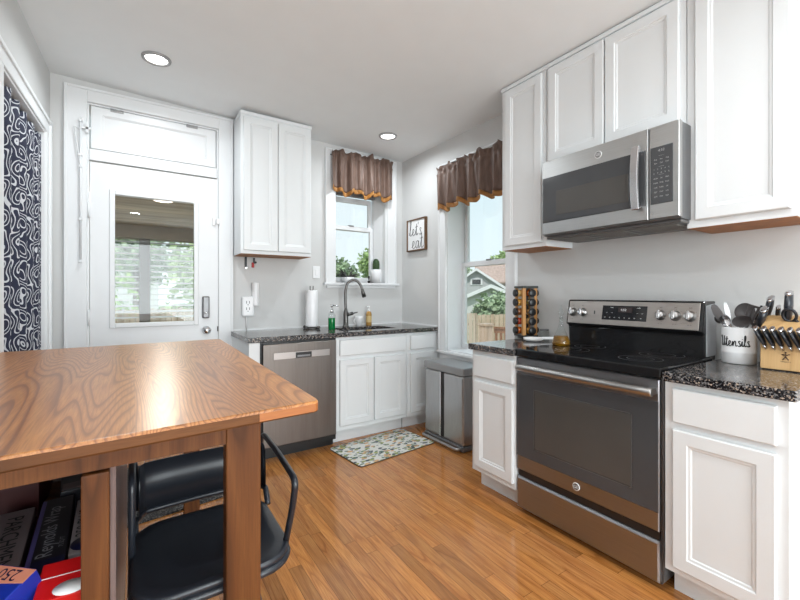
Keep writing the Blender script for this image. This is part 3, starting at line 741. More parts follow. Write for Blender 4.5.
for i, a in enumerate((1.476, 1.412, .982, .915, .850)):
    mb = MB(); cpt = Vector(FM(a, .068, .004)); nv = Vector((nx, 0, nz))
    Rm = nv.to_track_quat('Z', 'Y').to_matrix()
    rs = []
    for r_, z_ in ((.026, 0), (.026, .004), (.022, .006), (.020, .022), (.018, .026), (.002, .026)):
        rs.append([cpt + Rm @ Vector((r_ * math.cos(2*PI*k/24), r_ * math.sin(2*PI*k/24), z_)) for k in range(24)])
    mb.rings(rs); kn = mb.build('knob', M_steel, fs)
    mb = MB()
    def KM(x, y, z, a=a): return Vector(FM(a + x, .068 + y, .004 + z))
    mb.loft(lambda p, q, d: KM(p, q, d), [(-.006, .006, -.022, .022, .024), (-.0045, .0045, -.02, .02, .036)]); mb.build('knob_grip', M_chrome, kn)
for a in (1.476, 1.412, .982, .915, .850):
    mb = MB()
    for b_, s_ in ((.108, .008), (.024, .006)): add_text(mb, 'OFF' if b_ > .1 else 'LO - HI', s_, FT(a, b_))
    for k in range(9):
        an = k * 2 * PI / 9 + .3; pa, pb = a + .032*math.cos(an), .068 + .032*math.sin(an)
        mb.loft(lambda p, q, d: FM(p, q, d), [(pa - .001, pa + .001, pb - .001, pb + .001, .0041), (pa - .001, pa + .001, pb - .001, pb + .001, .0045)])
    mb.build('dial_markings', M_ink, fs, norm=False)
mb = MB(); mb.loft(FM, [(1.333, 1.341, .06, .075, .0041), (1.334, 1.340, .06, .08, .006)]); mb.build('indicator_light', M_ink, fs, norm=False)


# ------------------------------------------------------------------ microwave
XM = R - .40; y0, y1 = .800, 1.5175; z0, z1 = 1.574, 2.003
t_ = thing('microwave', 'stainless over-the-range microwave with black window and bowed handle', 'microwave', (R - .2, 1.16, z0))
mb = MB(); mb.box(XM + .03, y0 + .004, z0 - .006, R - .001, y1 - .004 + .012, z1); mb.build('body', M_dksilver, t_, bevel=.003)
mb = MB(); mb.box(XM + .045, y0 + .01, z0 - .022, R - .05, y1, z0 - .0065); un = mb.build('underside', paint('vent_grey', (.10, .10, .10), .45), t_, bevel=.004)
for ya, yb in ((.84, 1.05), (1.08, 1.26), (1.29, 1.49)):
    mb = MB(); mb.box(XM + .08, ya, z0 - .026, XM + .27, yb, z0 - .0222)
    for k in range(8): mb.box(XM + .09 + k * .022, ya + .01, z0 - .028, XM + .094 + k * .022, yb - .01, z0 - .026)
    mb.build('grease_filter', paint('filter_grey', (.28, .28, .27), .4, metal=.6), un)
M = panelM('x', XM + .03)
mb = MB(); mb.loft(M, [(.930, y1, z0, z1, .0005), (.930, y1, z0, z1, .026), (.933, y1 - .003, z0 + .003, z1 - .003, .03)]); d_ = mb.build('door', M_steelm, t_)
mb = MB(); mb.loft(M, [(y0, .926, z0, z1, .0005), (y0, .926, z0, z1, .026), (y0 + .003, .923, z0 + .003, z1 - .003, .03)]); cp = mb.build('control_column', M_steelm, t_)
M = panelM('x', XM)
mb = MB(); mb.loft(M, [(.940, y1 - .008, 1.642, 1.903, .0003), (.940, y1 - .008, 1.642, 1.903, .003), (.943, y1 - .011, 1.648, 1.902, .004)]); g_ = mb.build('door_glass', M_char, d_)
mb = MB(); mb.loft(M, [(1.019, 1.421, 1.677, 1.814, .0041), (1.021, 1.419, 1.679, 1.812, .0048)]); mb.build('window', M_chargr, d_)
mb = MB(); mb.loft(M, [(.825, .918, 1.642, 1.904, .0003), (.825, .918, 1.642, 1.904, .003), (.828, .915, 1.645, 1.901, .004)]); kp = mb.build('keypad', M_char, t_)
mb = MB()
MT = lambda a, b: (lambda x, y, d: (XM - .0046, a - x, b + y))
for j, zz in enumerate((1.845, 1.828)):
    for i, yy in enumerate((.895, .871, .847)): add_text(mb, ('Pop', 'Pot', 'Veg', 'Bev', 'Sof', 'Def')[j*3+i], .0085, MT(yy, zz))
nums = ('1', '2', '3', '4', '5', '6', '7', '8', '9', '0')
for j in range(2):
    for i in range(5): add_text(mb, nums[j*5+i], .0095, MT(.902 - i * .0155, 1.800 - j * .018))
for j, row in enumerate((('ADD', '30', 'SEC'), ('PWR', 'TMR', 'CLK'), ('CLR', 'FAN', 'HI'), ('SET', 'VNT', 'LO'), ('OFF', 'ON', 'GO'))):
    for i, s_ in enumerate(row): add_text(mb, s_, .0085, MT(.895 - i * .024, 1.758 - j * .021))
for zz in (1.862, 1.812, 1.775): add_text(mb, '-------', .010, MT(.871, zz))
mb.build('keypad_marks', M_grprint, kp, norm=False)
mb = MB(); add_text(mb, '4:52', .016, MT(.871, 1.885)); mb.build('clock_digits', M_grprint, kp, norm=False)
mb = MB(); 
ring = []
for k in range(13):
    z_ = 1.625 + (1.925 - 1.625) * k / 12; b_ = .030 + .014 * math.sin(PI * k / 12)
    ring.append([Vector((XM - b_ + dx, .972 + dy, z_)) for dx, dy in ((-.008, -.017), (-.008, .017), (.008, .017), (.008, -.017))])
mb.rings(ring, smooth=False)
mb.box(XM - .03, .958, 1.635, XM - .005, .986, 1.665); mb.box(XM - .03, .958, 1.885, XM - .005, .986, 1.915)
mb.build('door_handle', M_bright, d_, bevel=.003)
badge(d_, M, 1.172, 1.950, .019)

# ------------------------------------------------------------------ spice rack (turning tower) and jars
SR = Vector((2.335, 1.90, .915)); rz = math.radians(-20)
t_ = thing('spice_rack', 'square bamboo spice tower with dark top and base, beside the right window', 'spice rack', SR, rz)
s = .055
mb = MB(); mb.lathe((0, 0, 0), [(.06, 0), (.06, .006), (.03, .01)], 24); mb.box(-s - .006, -s - .006, .01, s + .006, s + .006, .022); mb.build('base', M_black, t_, local=True, bevel=.002)
mb = MB(); mb.box(-s - .006, -s - .006, .352, s + .006, s + .006, .368); mb.build('top_plate', paint('dark_top', (.04, .045, .04), .35), t_, local=True, bevel=.003)
for sx, sy in ((-1, -1), (1, -1), (-1, 1), (1, 1)):
    mb = MB(); x0_, x1_ = sorted((sx * s, sx * (s - .022))); ya, yb = sorted((sy * s, sy * (s - .006))); mb.box(x0_, ya, .022, x1_, yb, .352)
    x0_, x1_ = sorted((sx * s, sx * (s - .006))); ya, yb = sorted((sy * (s - .006), sy * (s - .022))); mb.box(x0_, ya, .022, x1_, yb, .352)
    mb.build('corner_board', M_bambood, t_, local=True)
mb = MB(); mb.box(-.012, -.012, .022, .012, .012, .352); mb.build('core_post', M_black, t_, local=True)
def jar_proto():
    j = thing('spice_jar', '', 'jar')
    mb = MB(); mb.lathe((0, 0, 0), [(.022, -.026), (.0245, -.024), (.0245, .012), (.021, .018)], 18, 'x'); mb.build('body', None, j, local=True)
    mb = MB(); mb.lathe((0, 0, 0), [(.024, .0185), (.0262, .0195), (.0262, .034), (.024, .036), (.002, .035)], 18, 'x'); mb.build('lid', M_black, j, local=True)
    return j
spicecols = [(.35, .08, .01), (.25, .12, .03), (.45, .22, .04), (.30, .03, .01), (.16, .12, .03), (.5, .3, .1), (.2, .07, .02)]
M_sp = [paint('spice_%d' % i, c, .25, .35, 60) for i, c in enumerate(spicecols)]
M_spg = paint('pale_spice', (.42, .42, .42), .3, .3, 60)
tiers = ['bottom', 'second-lowest', 'middle', 'second-highest', 'top']
faces = ((PI, 'on the window-facing side of the bamboo spice tower', 0), (-PI/2, 'on the room-facing front of the bamboo spice tower', 1), (0, 'on the range-facing side of the bamboo spice tower', 2))
first = True
for an, fl, fi in faces:
    for k in range(5):
        if first: j = jar_proto(); first = False; proto = j
        else: j = copy_tree(proto)
        z_ = .915 + .054 + k * .066; a_ = an + rz
        j.location = SR + Vector((math.cos(a_) * .056, math.sin(a_) * .056, z_ - .915)); j.rotation_euler = (0, 0, a_)
        for ch in j.children:
            if ch.name.startswith('body'):
                ch.data = ch.data.copy(); ch.data.materials.clear(); ch.data.materials.append(M_spg if fi == 2 else M_sp[(k * 3 + fi * 2) % 7])
        setp(j, 'black-lidded spice jar in the %s tier %s' % (tiers[k], fl), 'jar', 'spice jars in the bamboo tower')
# small glass jar, spoon rest cloth, oil cruet
t_ = thing('glass_jar', 'small empty glass jar with grey lid beside the spice tower', 'jar', (2.36, 1.765, .915))
mb = MB(); mb.lathe((0, 0, 0), [(.03, 0), (.032, .003), (.032, .052), (.028, .058)], 22); mb.build('body', M_clear, t_, local=True)
mb = MB(); mb.lathe((0, 0, 0), [(.029, .0585), (.031, .059), (.031, .069), (.003, .07)], 22); mb.build('lid', M_dksilver, t_, local=True)
t_ = thing('spoon_rest', 'white ceramic spoon rest lying in front of the spice tower', 'spoon rest', (2.20, 1.73, .9145), math.radians(-35))
mb = MB()
def out2(a):  # paddle outline: round bowl plus handle
    return Vector((.065 * math.cos(a), .052 * math.sin(a), 0))
N = 28; bowl = [out2(2*PI*k/N) for k in range(N)]
mb.rings([[p * q + Vector((0, 0, z)) for p in bowl] for q, z in ((.6, 0), (.95, .010), (1, .024), (.94, .024), (.8, .012), (.02, .006))])
mb.build('bowl', M_white, t_, local=True)
mb = MB(); mb.box(.055, -.016, .012, .135, .016, .028); mb.build('handle', M_white, t_, local=True, bevel=.005)
t_ = thing('oil_cruet', 'glass oil cruet half filled with golden oil, left of the range backguard', 'bottle', (2.13, 1.475, .9215))
mb = MB(); mb.lathe((0, 0, 0), [(.045, .0), (.050, .004), (.050, .016), (.040, .05), (.037, .056)], 26); mb.build('oil', M_oil, t_, local=True)
mb = MB(); mb.lathe((0, 0, 0), [(.046, -.0), (.0510, .004), (.0510, .016), (.034, .065), (.018, .10), (.011, .13), (.010, .16), (.013, .165)], 26, cap=False); mb.build('flask', M_clear, t_, local=True)
mb = MB(); mb.lathe((0, 0, 0), [(.008, .155), (.011, .166), (.006, .172), (.016, .185), (.018, .198), (.010, .212), (.004, .225), (.006, .235), (.002, .24)], 18); mb.build('stopper', M_clear, t_, local=True)

# ------------------------------------------------------------------ script lettering strokes
SL = {  # x advance, strokes in units of x-height
 'U': (1.25, [[(.0, 1.55), (.12, 1.9), (.22, 1.5), (.18, .5), (.35, .02), (.65, .1), (.85, .8), (.95, 1.85), (.92, .9), (.98, .1), (1.2, .15)]]),
 't': (.62, [[(0, .15), (.25, 1.0), (.34, 1.75), (.26, .7), (.28, .08), (.45, .02), (.64, .25)], [(.0, 1.22), (.58, 1.32)]]),
 'e': (.72, [[(0, .2), (.3, .45), (.45, .8), (.3, 1.0), (.13, .75), (.14, .25), (.35, .0), (.74, .25)]]),
 'n': (.95, [[(0, .2), (.15, .95), (.18, .05), (.35, .7), (.55, .98), (.66, .7), (.66, .12), (.8, .02), (.97, .22)]]),
 's': (.66, [[(.50, .86), (.36, 1.0), (.20, .82), (.42, .48), (.46, .16), (.28, .0), (.06, .12)], [(.28, .0), (.5, .02), (.68, .2)]]),
 'i': (.45, [[(0, .2), (.17, .95), (.17, .2), (.28, .02), (.47, .22)], [(.2, 1.32), (.22, 1.40)]]),
 'l': (.50, [[(0, .2), (.3, 1.2), (.34, 1.85), (.22, 2.0), (.14, 1.5), (.16, .25), (.28, .02), (.52, .22)]]),
 'L': (.55, [[(-.1, .1), (.2, 1.1), (.36, 2.1), (.24, 2.4), (.13, 1.7), (.1, .3), (.25, .0), (.56, .25)]]),
 'a': (.85, [[(.55, .85), (.35, 1.0), (.12, .7), (.1, .2), (.3, .02), (.5, .4), (.6, .95), (.58, .2), (.7, .02), (.87, .25)]]),
 "'": (.25, [[(.1, 2.0), (.05, 1.6)]]),
}
def script(mb, word, h, M, r, stretch=1.0, up=.001):
    x = 0
    tot = sum(SL[c][0] for c in word)
    for c in word:
        adv, st = SL[c]
        for s_ in st:
            pts = crv([((x + px - tot / 2) * h * stretch, py * h, 0) for px, py in s_], 5)
            mb.tube([M(p[0], p[1], up) for p in pts], r, 5)
        x += adv

# utensil crock
ck = Vector((2.285, .672, .915)); cr_, chh = .062, .163
t_ = thing('utensil_crock', 'white ceramic crock lettered Utensils on the right worktop', 'crock', ck)
mb = MB(); mb.lathe((0, 0, 0), [(cr_ - .004, 0), (cr_, .004), (cr_, .045), (cr_ + .0012, .048), (cr_ + .0012, .054), (cr_, .057), (cr_, chh - .004), (cr_ - .003, chh), (cr_ - .006, chh - .003), (cr_ - .006, .01), (.002, .008)], 48)
mb.build('body', M_white, t_, local=True)
ang0 = math.atan2(-ck.y, -ck.x) - math.radians(16)
def CM(x, y, d): a = ang0 + x / cr_; return Vector(((cr_ + d) * math.cos(a), (cr_ + d) * math.sin(a), y))
mb = MB(); script(mb, 'Utensils', .0235, lambda x, y, d: CM(x, y + .080, d), .0020, .84); mb.build('lettering', M_ink, t_, local=True)
def utensil(name, label, base, tip, head, mat, hm=None, r=.005):
    """handle from base to tip, head built at the tip in a frame facing the camera side"""
    b, e = Vector(base), Vector(tip)
    t_ = thing(name, label, 'utensil', b, 0, 'kitchen utensils in the crock')
    mb = MB(); mb.tube([b, b.lerp(e, .5), e], r, 8); mb.build('handle', mat, t_)
    ax = (e - b).normalized(); side = ax.cross(Vector((-.8, -.45, 0))).normalized(); nrm = side.cross(ax).normalized()
    if nrm.dot(Vector((-1, -.5, 0))) < 0: nrm = -nrm
    mb = MB(); head(mb, e, ax, side, nrm); mb.build('head', hm or mat, t_)
    return t_
def oval(L, W, cup, slots=0):
    def f(mb, e, ax, sd, n):
        rs = []
        N = 24
        for q, dz in ((1.0, 0), (.97, .003), (.8, cup * .4), (.4, cup * .85), (.05, cup)):
            rs.append([e + ax * (L * .5 + q * L * .5 * math.cos(2*PI*k/N)) + sd * (q * W * .5 * math.sin(2*PI*k/N)) - n * dz for k in range(N)])
        rs2 = [[p - n * .003 for p in r] for r in reversed(rs)]
        mb.rings(rs + rs2 if False else rs, False, True)
        mb.rings([[p - n * .003 for p in r] for r in rs], False, True)
        mb.rings([rs[0], [p - n * .003 for p in rs[0]]], False, False)
    return f
def slotted(L, W, n_=4):
    def f(mb, e, ax, sd, n):
        k = n_ * 2 - 1; st = W / k
        for i in range(n_):
            a = -W/2 + i * 2 * st
            rs = [[e + ax * u + sd * (a * (.75 + .25 * u / L) + v_) + n * d for v_, d in ((0, 0), (st, 0), (st, .003), (0, .003))] for u in (0, L)]
            mb.rings(rs, smooth=False)
        for u0, u1 in ((0, L * .12), (L * .88, L)):
            rs = [[e + ax * u + sd * v_ + n * d for v_, d in ((-W/2, 0), (W/2, 0), (W/2, .003), (-W/2, .003))] for u in (u0, u1)]
            mb.rings(rs, smooth=False)
    return f
def spat(L, W):
    def f(mb, e, ax, sd, n):
        rs = []
        for u, q in ((0, .3), (L * .2, .85), (L * .6, 1), (L, .75), (L * 1.15, .35)):
            rs.append([e + ax * u + sd * v_ * W * q + n * d for v_, d in ((-.5, 0), (.5, 0), (.5, .004), (-.5, .004))])
        mb.rings(rs, smooth=False)
    return f
M_gry = paint('dark_grey_nylon', (.085, .075, .075), .45, .1)
z0 = .93; zt = ck.z + chh
utensil('spatula', 'dark narrow spatula leaning left in the white crock', (ck.x + .01, ck.y - .02, z0), (ck.x + .0, ck.y + .06, zt + .02), spat(.075, .035), M_gry)
utensil('serving_spoon', 'steel spoon low at the front left of the crock', (ck.x + .02, ck.y - .02, z0), (ck.x - .03, ck.y + .03, zt + .004), oval(.055, .04, .01), M_bright)
utensil('mixing_spoon', 'large round dark nylon spoon highest in the white crock', (ck.x - .01, ck.y + .02, z0), (ck.x + .03, ck.y - .005, zt + .025), oval(.085, .075, .018), M_gry)
utensil('slotted_turner', 'dark slotted turner standing at the right of the crock', (ck.x - .02, ck.y + .02, z0), (ck.x - .002, ck.y - .035, zt + .015), slotted(.085, .06, 4), M_gry)
utensil('slotted_spoon', 'broad dark slotted spoon in front of the turner in the crock', (ck.x + .03, ck.y + .01, z0), (ck.x - .035, ck.y - .02, zt + .0), oval(.06, .07, .012), M_gry)
utensil('whisk', 'thin steel wire whisk rising at the left of the crock', (ck.x, ck.y, z0), (ck.x + .02, ck.y + .04, zt + .02), spat(.08, .02), M_bright)
utensil('tongs', 'steel tongs with looped end at the right rim of the crock', (ck.x, ck.y + .01, z0), (ck.x + .02, ck.y - .055, zt + .03), slotted(.07, .022, 2), M_bright)
utensil('ladle', 'dark curved ladle hanging out over the left rim of the crock', (ck.x + .01, ck.y - .03, z0), (ck.x + .015, ck.y + .065, zt + .012), oval(.045, .04, .02), M_gry)

# ------------------------------------------------------------------ knife block
kx, ky0, ky1 = 2.185, .405, .572
t_ = thing('knife_block', 'pale bamboo knife block on the right worktop beside the crock', 'knife block', ((kx + .1), .49, .915))
mb = MB()
pr = [(kx, .918), (R - .03, .918), (R - .03, 1.135), (kx + .08, 1.135), (kx + .005, 1.085)]
mb.rings([[Vector((x, ky0, z)) for x, z in pr], [Vector((x, ky1, z)) for x, z in pr]], smooth=False); kb = mb.build('body', M_bamboo, t_, bevel=.003)
mb = MB(); mb.box(kx + .004, ky0 + .004, .915, R - .034, ky1 - .004, .9185); mb.build('foot', M_black, t_)
# burnt emblem: small running figure with a line of lettering
mb = MB(); ec = (.492, .975)
def KB(y, z): return (kx - .0012, ec[0] - y, ec[1] + z)
for s_ in ([(0, .012), (0, -.002)], [(-.012, .008), (0, .004), (.013, .009)], [(0, -.002), (-.009, -.014)], [(0, -.002), (.009, -.014)]):
    mb.tube([KB(*q) for q in s_], .0018, 6)
mb.ball(KB(0, .016), .0035, (.3, 1, 1), 10); add_text(mb, 'HENCKELS', .0065, lambda x, y, d: (kx - .0006, ec[0] - x, ec[1] - .022 + y)); mb.build('emblem', paint('burnt_brown', (.08, .04, .02), .7), kb, norm=False)
def knife(label, p, q, w_, group, name='knife', cap=True):
    """handle from p (bolster, in the block) to q (butt)"""
    p, q = Vector(p), Vector(q); ax = (q - p).normalized(); L = (q - p).length
    t_ = thing(name, label, 'knife', p, 0, group)
    sd = Vector((0, 1, 0)); up = ax.cross(sd).normalized()
    def ring(u, a, b): c = p + ax * u; return [c + sd * a * math.cos(2*PI*k/12) + up * b * math.sin(2*PI*k/12) for k in range(12)]
    mb = MB(); mb.rings([ring(.0, w_*.35, w_*.8), ring(L*.15, w_*.42, w_*.85), ring(L*.5, w_*.5, w_*1.05), ring(L*.88, w_*.45, w_)]); mb.build('handle', M_blackmet, t_)
    mb = MB(); mb.rings([ring(L*.881, w_*.46, w_), ring(L*.97, w_*.46, w_), ring(L, w_*.3, w_*.7)])
    mb.build('end_cap', M_bright, t_)
    mb = MB(); mb.rings([ring(-.022, w_*.18, w_*.75), ring(-.0005, w_*.36, w_*.82)]); mb.build('bolster', M_bright, t_)
ords = ['leftmost', 'second from left', 'third from left', 'fourth from left', 'fifth from left', 'rightmost']
for i in range(6):
    yy = .563 - i * .0262
    knife('%s of the black steak knives in the front row of the knife block' % ords[i], (kx - .004, yy - .006, 1.022), (kx - .040, yy + .014, 1.090), .019, 'steak knives in the block front row')
# steel rail on the front row
mb = MB(); mb.box(kx - .006, ky0 + .006, 1.070, kx + .003, ky1 - .004, 1.070); mb.build('knife_rail', M_bright, t_, bevel=.002)
knife('big black chef knife at the far left of the block top', (kx + .055, .585, 1.095), (kx + .02, .562, 1.168), .030, 'large knives in the block top')
knife('upper black carving knife above the chef knife in the block', (kx + .095, .570, 1.14), (kx + .06, .552, 1.212), .027, 'large knives in the block top')
knife('short black paring knife behind the carving knives in the block', (kx + .12, .545, 1.12), (kx + .09, .535, 1.175), .017, 'large knives in the block top')
knife('upright steel-capped sharpening rod in the block top', (kx + .07, .500, 1.12), (kx + .045, .492, 1.238), .028, 'large knives in the block top')
t_ = thing('kitchen_scissors', 'black looped kitchen scissors standing in the knife block', 'scissors', (kx + .05, .45, 1.12))
mb = MB()
for dy in (.032, -.030):
    mb.tube([Vector((kx + .04 - .012 * math.sin(2*PI*k/16), .458 + dy + .021 * math.cos(2*PI*k/16), 1.140 + .026 * math.sin(2*PI*k/16))) for k in range(17)], .0055, 8, cap=False)
    mb.cyl((kx + .045, .458 + dy * .5, 1.122), (kx + .06, .458, 1.10), .006, 8)
mb.build('handle', M_blackmet, t_)

# ------------------------------------------------------------------ step bin
t_ = thing('step_bin', 'stainless rectangular two-compartment step bin under the right window', 'trash can', (2.24, 2.55, 0))
bx0, bx1, by0, by1 = 2.105, 2.365, 2.305, 2.795
mb = MB(); mb.box(bx0, by0, .045, bx1, by1, .585); mb.build('body', M_steelt, t_, bevel=.014, seg=4)
mb = MB(); mb.box(bx0 - .008, by0 - .008, .588, bx1 + .004, by1 + .008, .652); mb.build('lid', paint('lid_grey', (.36, .36, .365), .42, .03, metal=.75), t_, bevel=.010, seg=3)
mb = MB(); mb.box(bx0 - .006, by0 - .004, 0.002, bx1, by1 + .004, .045); mb.build('base', M_dksilver, t_, bevel=.012)
mb = MB(); mb.box(bx0 - .002, 2.535, .06, bx0 + .003, 2.565, .586); mb.build('divider', M_black, t_)
mb = MB(); mb.box(bx0 - .010, 2.565, .06, bx0 - .0005, 2.580, .586); mb.build('divider_strip', M_bright, t_)
for a, b_ in ((2.33, 2.54), (2.59, 2.78)):
    pass
mb = MB(); mb.tube(fillet([(bx0 - .002, by0 + .02, .028), (bx0 - .045, by0 + .03, .028), (bx0 - .045, by1 - .03, .028), (bx0 - .002, by1 - .02, .028)], .02), .012, 10); mb.build('pedal', M_steel, t_)

# ------------------------------------------------------------------ kitchen mat
def mat_mat():
    m = NT('leafy_mat', .7); v = m.obj()
    base = (.66, .65, .61); cur = base
    for sc_, th_, col, seed in ((15, .38, (.055, .075, .085), 0), (17, .36, (.30, .33, .09), 3.1), (13, .35, (.60, .36, .18), 7.7), (20, .33, (.10, .17, .12), 12.3), (24, .30, (.25, .27, .28), 17)):
        mp = m.n('Mapping'); m.l(v, mp.inputs[0]); mp.inputs['Location'].default_value = (seed, seed * .7, 0); mp.inputs['Rotation'].default_value = (0, 0, seed); mp.inputs['Scale'].default_value = (1, 1.7, 1)
        d_ = m.noise(mp.outputs[0], 9, 2); vo = m.n('TexVoronoi'); vo.inputs['Scale'].default_value = sc_
        mv = m.n('VectorMath', operation='ADD'); m.l(mp.outputs[0], mv.inputs[0]); mc = m.comb(m.math('MULTIPLY', d_, .05), 0, 0); m.l(mc, mv.inputs[1]); m.l(mv.outputs[0], vo.inputs['Vector'])
        sel = m.math('GREATER_THAN', m.sep(vo.outputs['Color'])[0], .36)
        f = m.math('MULTIPLY', m.math('LESS_THAN', vo.outputs['Distance'], th_), sel)
        cur = m.mix(f, cur, col)
    m.col(cur); return m.m
t_ = thing('kitchen_mat', 'cream kitchen mat with leaf and flower print before the sink', 'mat', (1.67, 2.775, 0), math.radians(6.5))
def rrect(hx, hy, r, z, n=6):
    out = []
    for cx, cy, a0 in ((hx-r, hy-r, 0), (-hx+r, hy-r, PI/2), (-hx+r, -hy+r, PI), (hx-r, -hy+r, 1.5*PI)):
        for k in range(n + 1): a = a0 + PI/2*k/n; out.append(Vector((cx + r*math.cos(a), cy + r*math.sin(a), z)))
    return out
mb = MB(); mb.rings([rrect(.372, .224, .03, .001), rrect(.372, .224, .03, .0065)], smooth=False); mb.build('border', paint('mat_edge', (.10, .07, .05), .6), t_, local=True)
mb = MB(); mb.rings([rrect(.368, .22, .028, .0067), rrect(.368, .22, .028, .0085), rrect(.362, .214, .026, .010)], smooth=False); mb.build('printed_top', mat_mat(), t_, local=True)
# door rug (dark speckled)
def rug_mat():
    m = NT('speckled_rug', .95); v = m.obj(); n = m.noise(v, 130, 2)
    m.col(m.ramp(n, [(.42, (.012, .012, .014)), (.54, (.05, .047, .045)), (.66, (.2, .18, .16))])); m.bump(n, .5, .01); return m.m
mb = MB(); mb.rings([rrect(.48, .42, .02, .001), rrect(.48, .42, .02, .009), rrect(.472, .412, .018, .012)], smooth=False)
o = mb.build('door_rug', rug_mat()); o.location = (.08, 2.98, 0); o.rotation_euler = (0, 0, math.radians(8)); setp(o, 'dark grey speckled rug on the floor before the entry door', 'rug')

# ------------------------------------------------------------------ island table
ZTB = .965
t_ = thing('island_table', 'long oak counter-height island table with open shelf end', 'table', (0, 1.7, 0))
def TE(y): return .379 + (y - .931) * (.413 - .379) / (2.534 - .931)
nx0 = -.545
corner = [(.379, .931), (.413, 2.534), (-.545, 2.495), (-.545, .866)]
# rounded near-right corner
poly = fillet([( -.1, .8975, 0), (.379, .931, 0), (.40, 1.9, 0)], .018, 4)[1:-1] + fillet([(.40, 1.9, 0), (.413, 2.534, 0), (0, 2.517, 0)], .018, 4)[1:-1] + [Vector((-.53, 2.495, 0)), Vector((-.60, .862, 0))]
def off(poly, d):
    c = sum(poly, Vector()) / len(poly); return [p + (c - p).normalized() * d for p in poly]
mb = MB(); zb_ = ZTB - .028
mb.rings([[Vector((p.x, p.y, z)) for p in q] for q, z in ((off(poly, .004), zb_), (poly, zb_ + .004), (poly, ZTB - .006), (off(poly, .002), ZTB - .002), (off(poly, .006), ZTB))], smooth=False)
bm = mb.bm
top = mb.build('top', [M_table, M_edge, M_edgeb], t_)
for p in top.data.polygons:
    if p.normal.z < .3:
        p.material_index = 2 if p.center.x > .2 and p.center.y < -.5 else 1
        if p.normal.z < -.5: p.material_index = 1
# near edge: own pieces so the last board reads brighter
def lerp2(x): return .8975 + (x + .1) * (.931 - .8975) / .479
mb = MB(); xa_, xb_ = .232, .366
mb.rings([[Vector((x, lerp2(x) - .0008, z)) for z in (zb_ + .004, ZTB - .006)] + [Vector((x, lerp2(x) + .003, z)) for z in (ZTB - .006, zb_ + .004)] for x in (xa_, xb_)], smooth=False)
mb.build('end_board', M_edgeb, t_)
# aprons
mb = MB(); mb.box(-.50, .952, .895, .167, .972, zb_ - .0005, rot=Matrix.Rotation(math.radians(2.0), 3, 'Z'), piv=(.167, .955, .9)); mb.build('apron', M_leg, t_)
mb = MB(); mb.box(-.48, 2.44, .895, .33, 2.463, zb_ - .0005); mb.build('apron', M_leg, t_)
mb = MB(); mb.box(.20, .991, .895, .22, 2.394, zb_ - .0005); mb.build('apron', M_leg, t_)
def leg(x0, y0, x1, y1, top_=None): mb = MB(); mb.box(x0, y0, 0, x1, y1, top_ or .8945); return mb.build('leg', M_leg, t_, bevel=.003)
l1 = leg(.168, .952, .243, .990, zb_ - .0005)
leg(-.084, .940, -.041, .978, .890); leg(.215, 2.395, .290, 2.433); leg(-.47, .95, -.43, .99); leg(-.47, 2.40, -.43, 2.438)
mb = MB(); mb.box(-.05, .98, .10, -.032, 2.40, .893); mb.build('side_panel', M_panel, t_)
mb = MB(); mb.box(-.43, .99, .575, -.052, 1.75, .600); mb.build('shelf', M_leg, t_)
mb = MB(); mb.box(-.43, .99, .12, -.052, 1.75, .145); mb.build('shelf', M_leg, t_)
mb = MB(); mb.box(-.43, 1.75, .10, -.052, 1.77, .893); mb.build('back_panel', M_panel, t_)
mb = MB(); mb.box(-.465, .99, .10, -.445, 2.40, .893); mb.build('side_panel', M_panel, t_)

# ------------------------------------------------------------------ boxes on the shelf
M_navy = paint('navy_carton', (.008, .011, .05), .35, .2); M_blk = paint('black_carton', (.012, .012, .018), .35, .2)
M_grey = paint('grey_carton', (.20, .16, .165), .5, .1); M_red = paint('red_carton', (.55, .008, .01), .35, .1)
M_blue = paint('blue_carton', (.01, .03, .32), .35, .15); M_orange = paint('salmon_print', (.75, .28, .18), .5, .05); M_silver = paint('silver_print', (.34, .34, .37), .4, .05)
M_purple = paint('violet_print', (.10, .08, .25), .3, .2); M_pale = paint('pale_carton', (.33, .29, .30), .5, .1)
def carton(name, label, cx, cy, cz, lx, ly, lz, rz_, mat, tilt=0, roll=0):
    t = thing(name, label, 'box', (cx, cy, cz), rz_); t.rotation_euler = (tilt, roll, rz_)
    mb = MB(); mb.box(-lx/2, -ly/2, 0, lx/2, ly/2, lz); mb.build('carton', mat, t, local=True, bevel=.002)
    return t, (lambda a=0: None)
def on_top(t, name, mat, body, size, x, y, lz, ang=0, stretch=1.0):
    mb = MB(); c_, s_ = math.cos(ang), math.sin(ang)
    add_text(mb, body, size, lambda a, b, d: (x + a*c_ - b*s_, y + a*s_ + b*c_, lz + .0011), stretch); return mb.build(name, mat, t, local=True, norm=False)
def patch(t, name, mat, x0, y0, x1, y1, lz, h=.0007):
    mb = MB(); mb.box(x0, y0, lz + .0001, x1, y1, lz + h); return mb.build(name, mat, t, local=True)
U = PI/2
t, _ = carton('foil_carton', 'long dark navy foil box lettered Reynolds Wrap on the table shelf', -.163, 1.235, .613, .065, .40, .055, math.radians(3), M_blk)
on_top(t, 'lettering', M_silver, 'Reynolds Wrap', .040, -.004, .015, .055, U, 1.0)
patch(t, 'violet_edge', M_purple, -.0325, -.16, -.024, .19, .055); patch(t, 'blue_end', M_navy, -.022, -.198, .031, -.12, .055)
on_top(t, 'small_lettering', M_silver, '75 SQ FT', .012, .022, -.06, .055, U); 
t, _ = carton('parchment_carton', 'dim grey parchment paper box left of the foil box', -.242, 1.24, .613, .068, .36, .05, math.radians(4), M_grey)
on_top(t, 'lettering', M_ink, 'PARCHMENT', .045, 0, 0, .05, -U, 1.05)
t, _ = carton('storage_bag_carton', 'pale carton with dark lettering between foil box and middle post', -.095, 1.24, .602, .058, .28, .070, math.radians(2), M_pale)
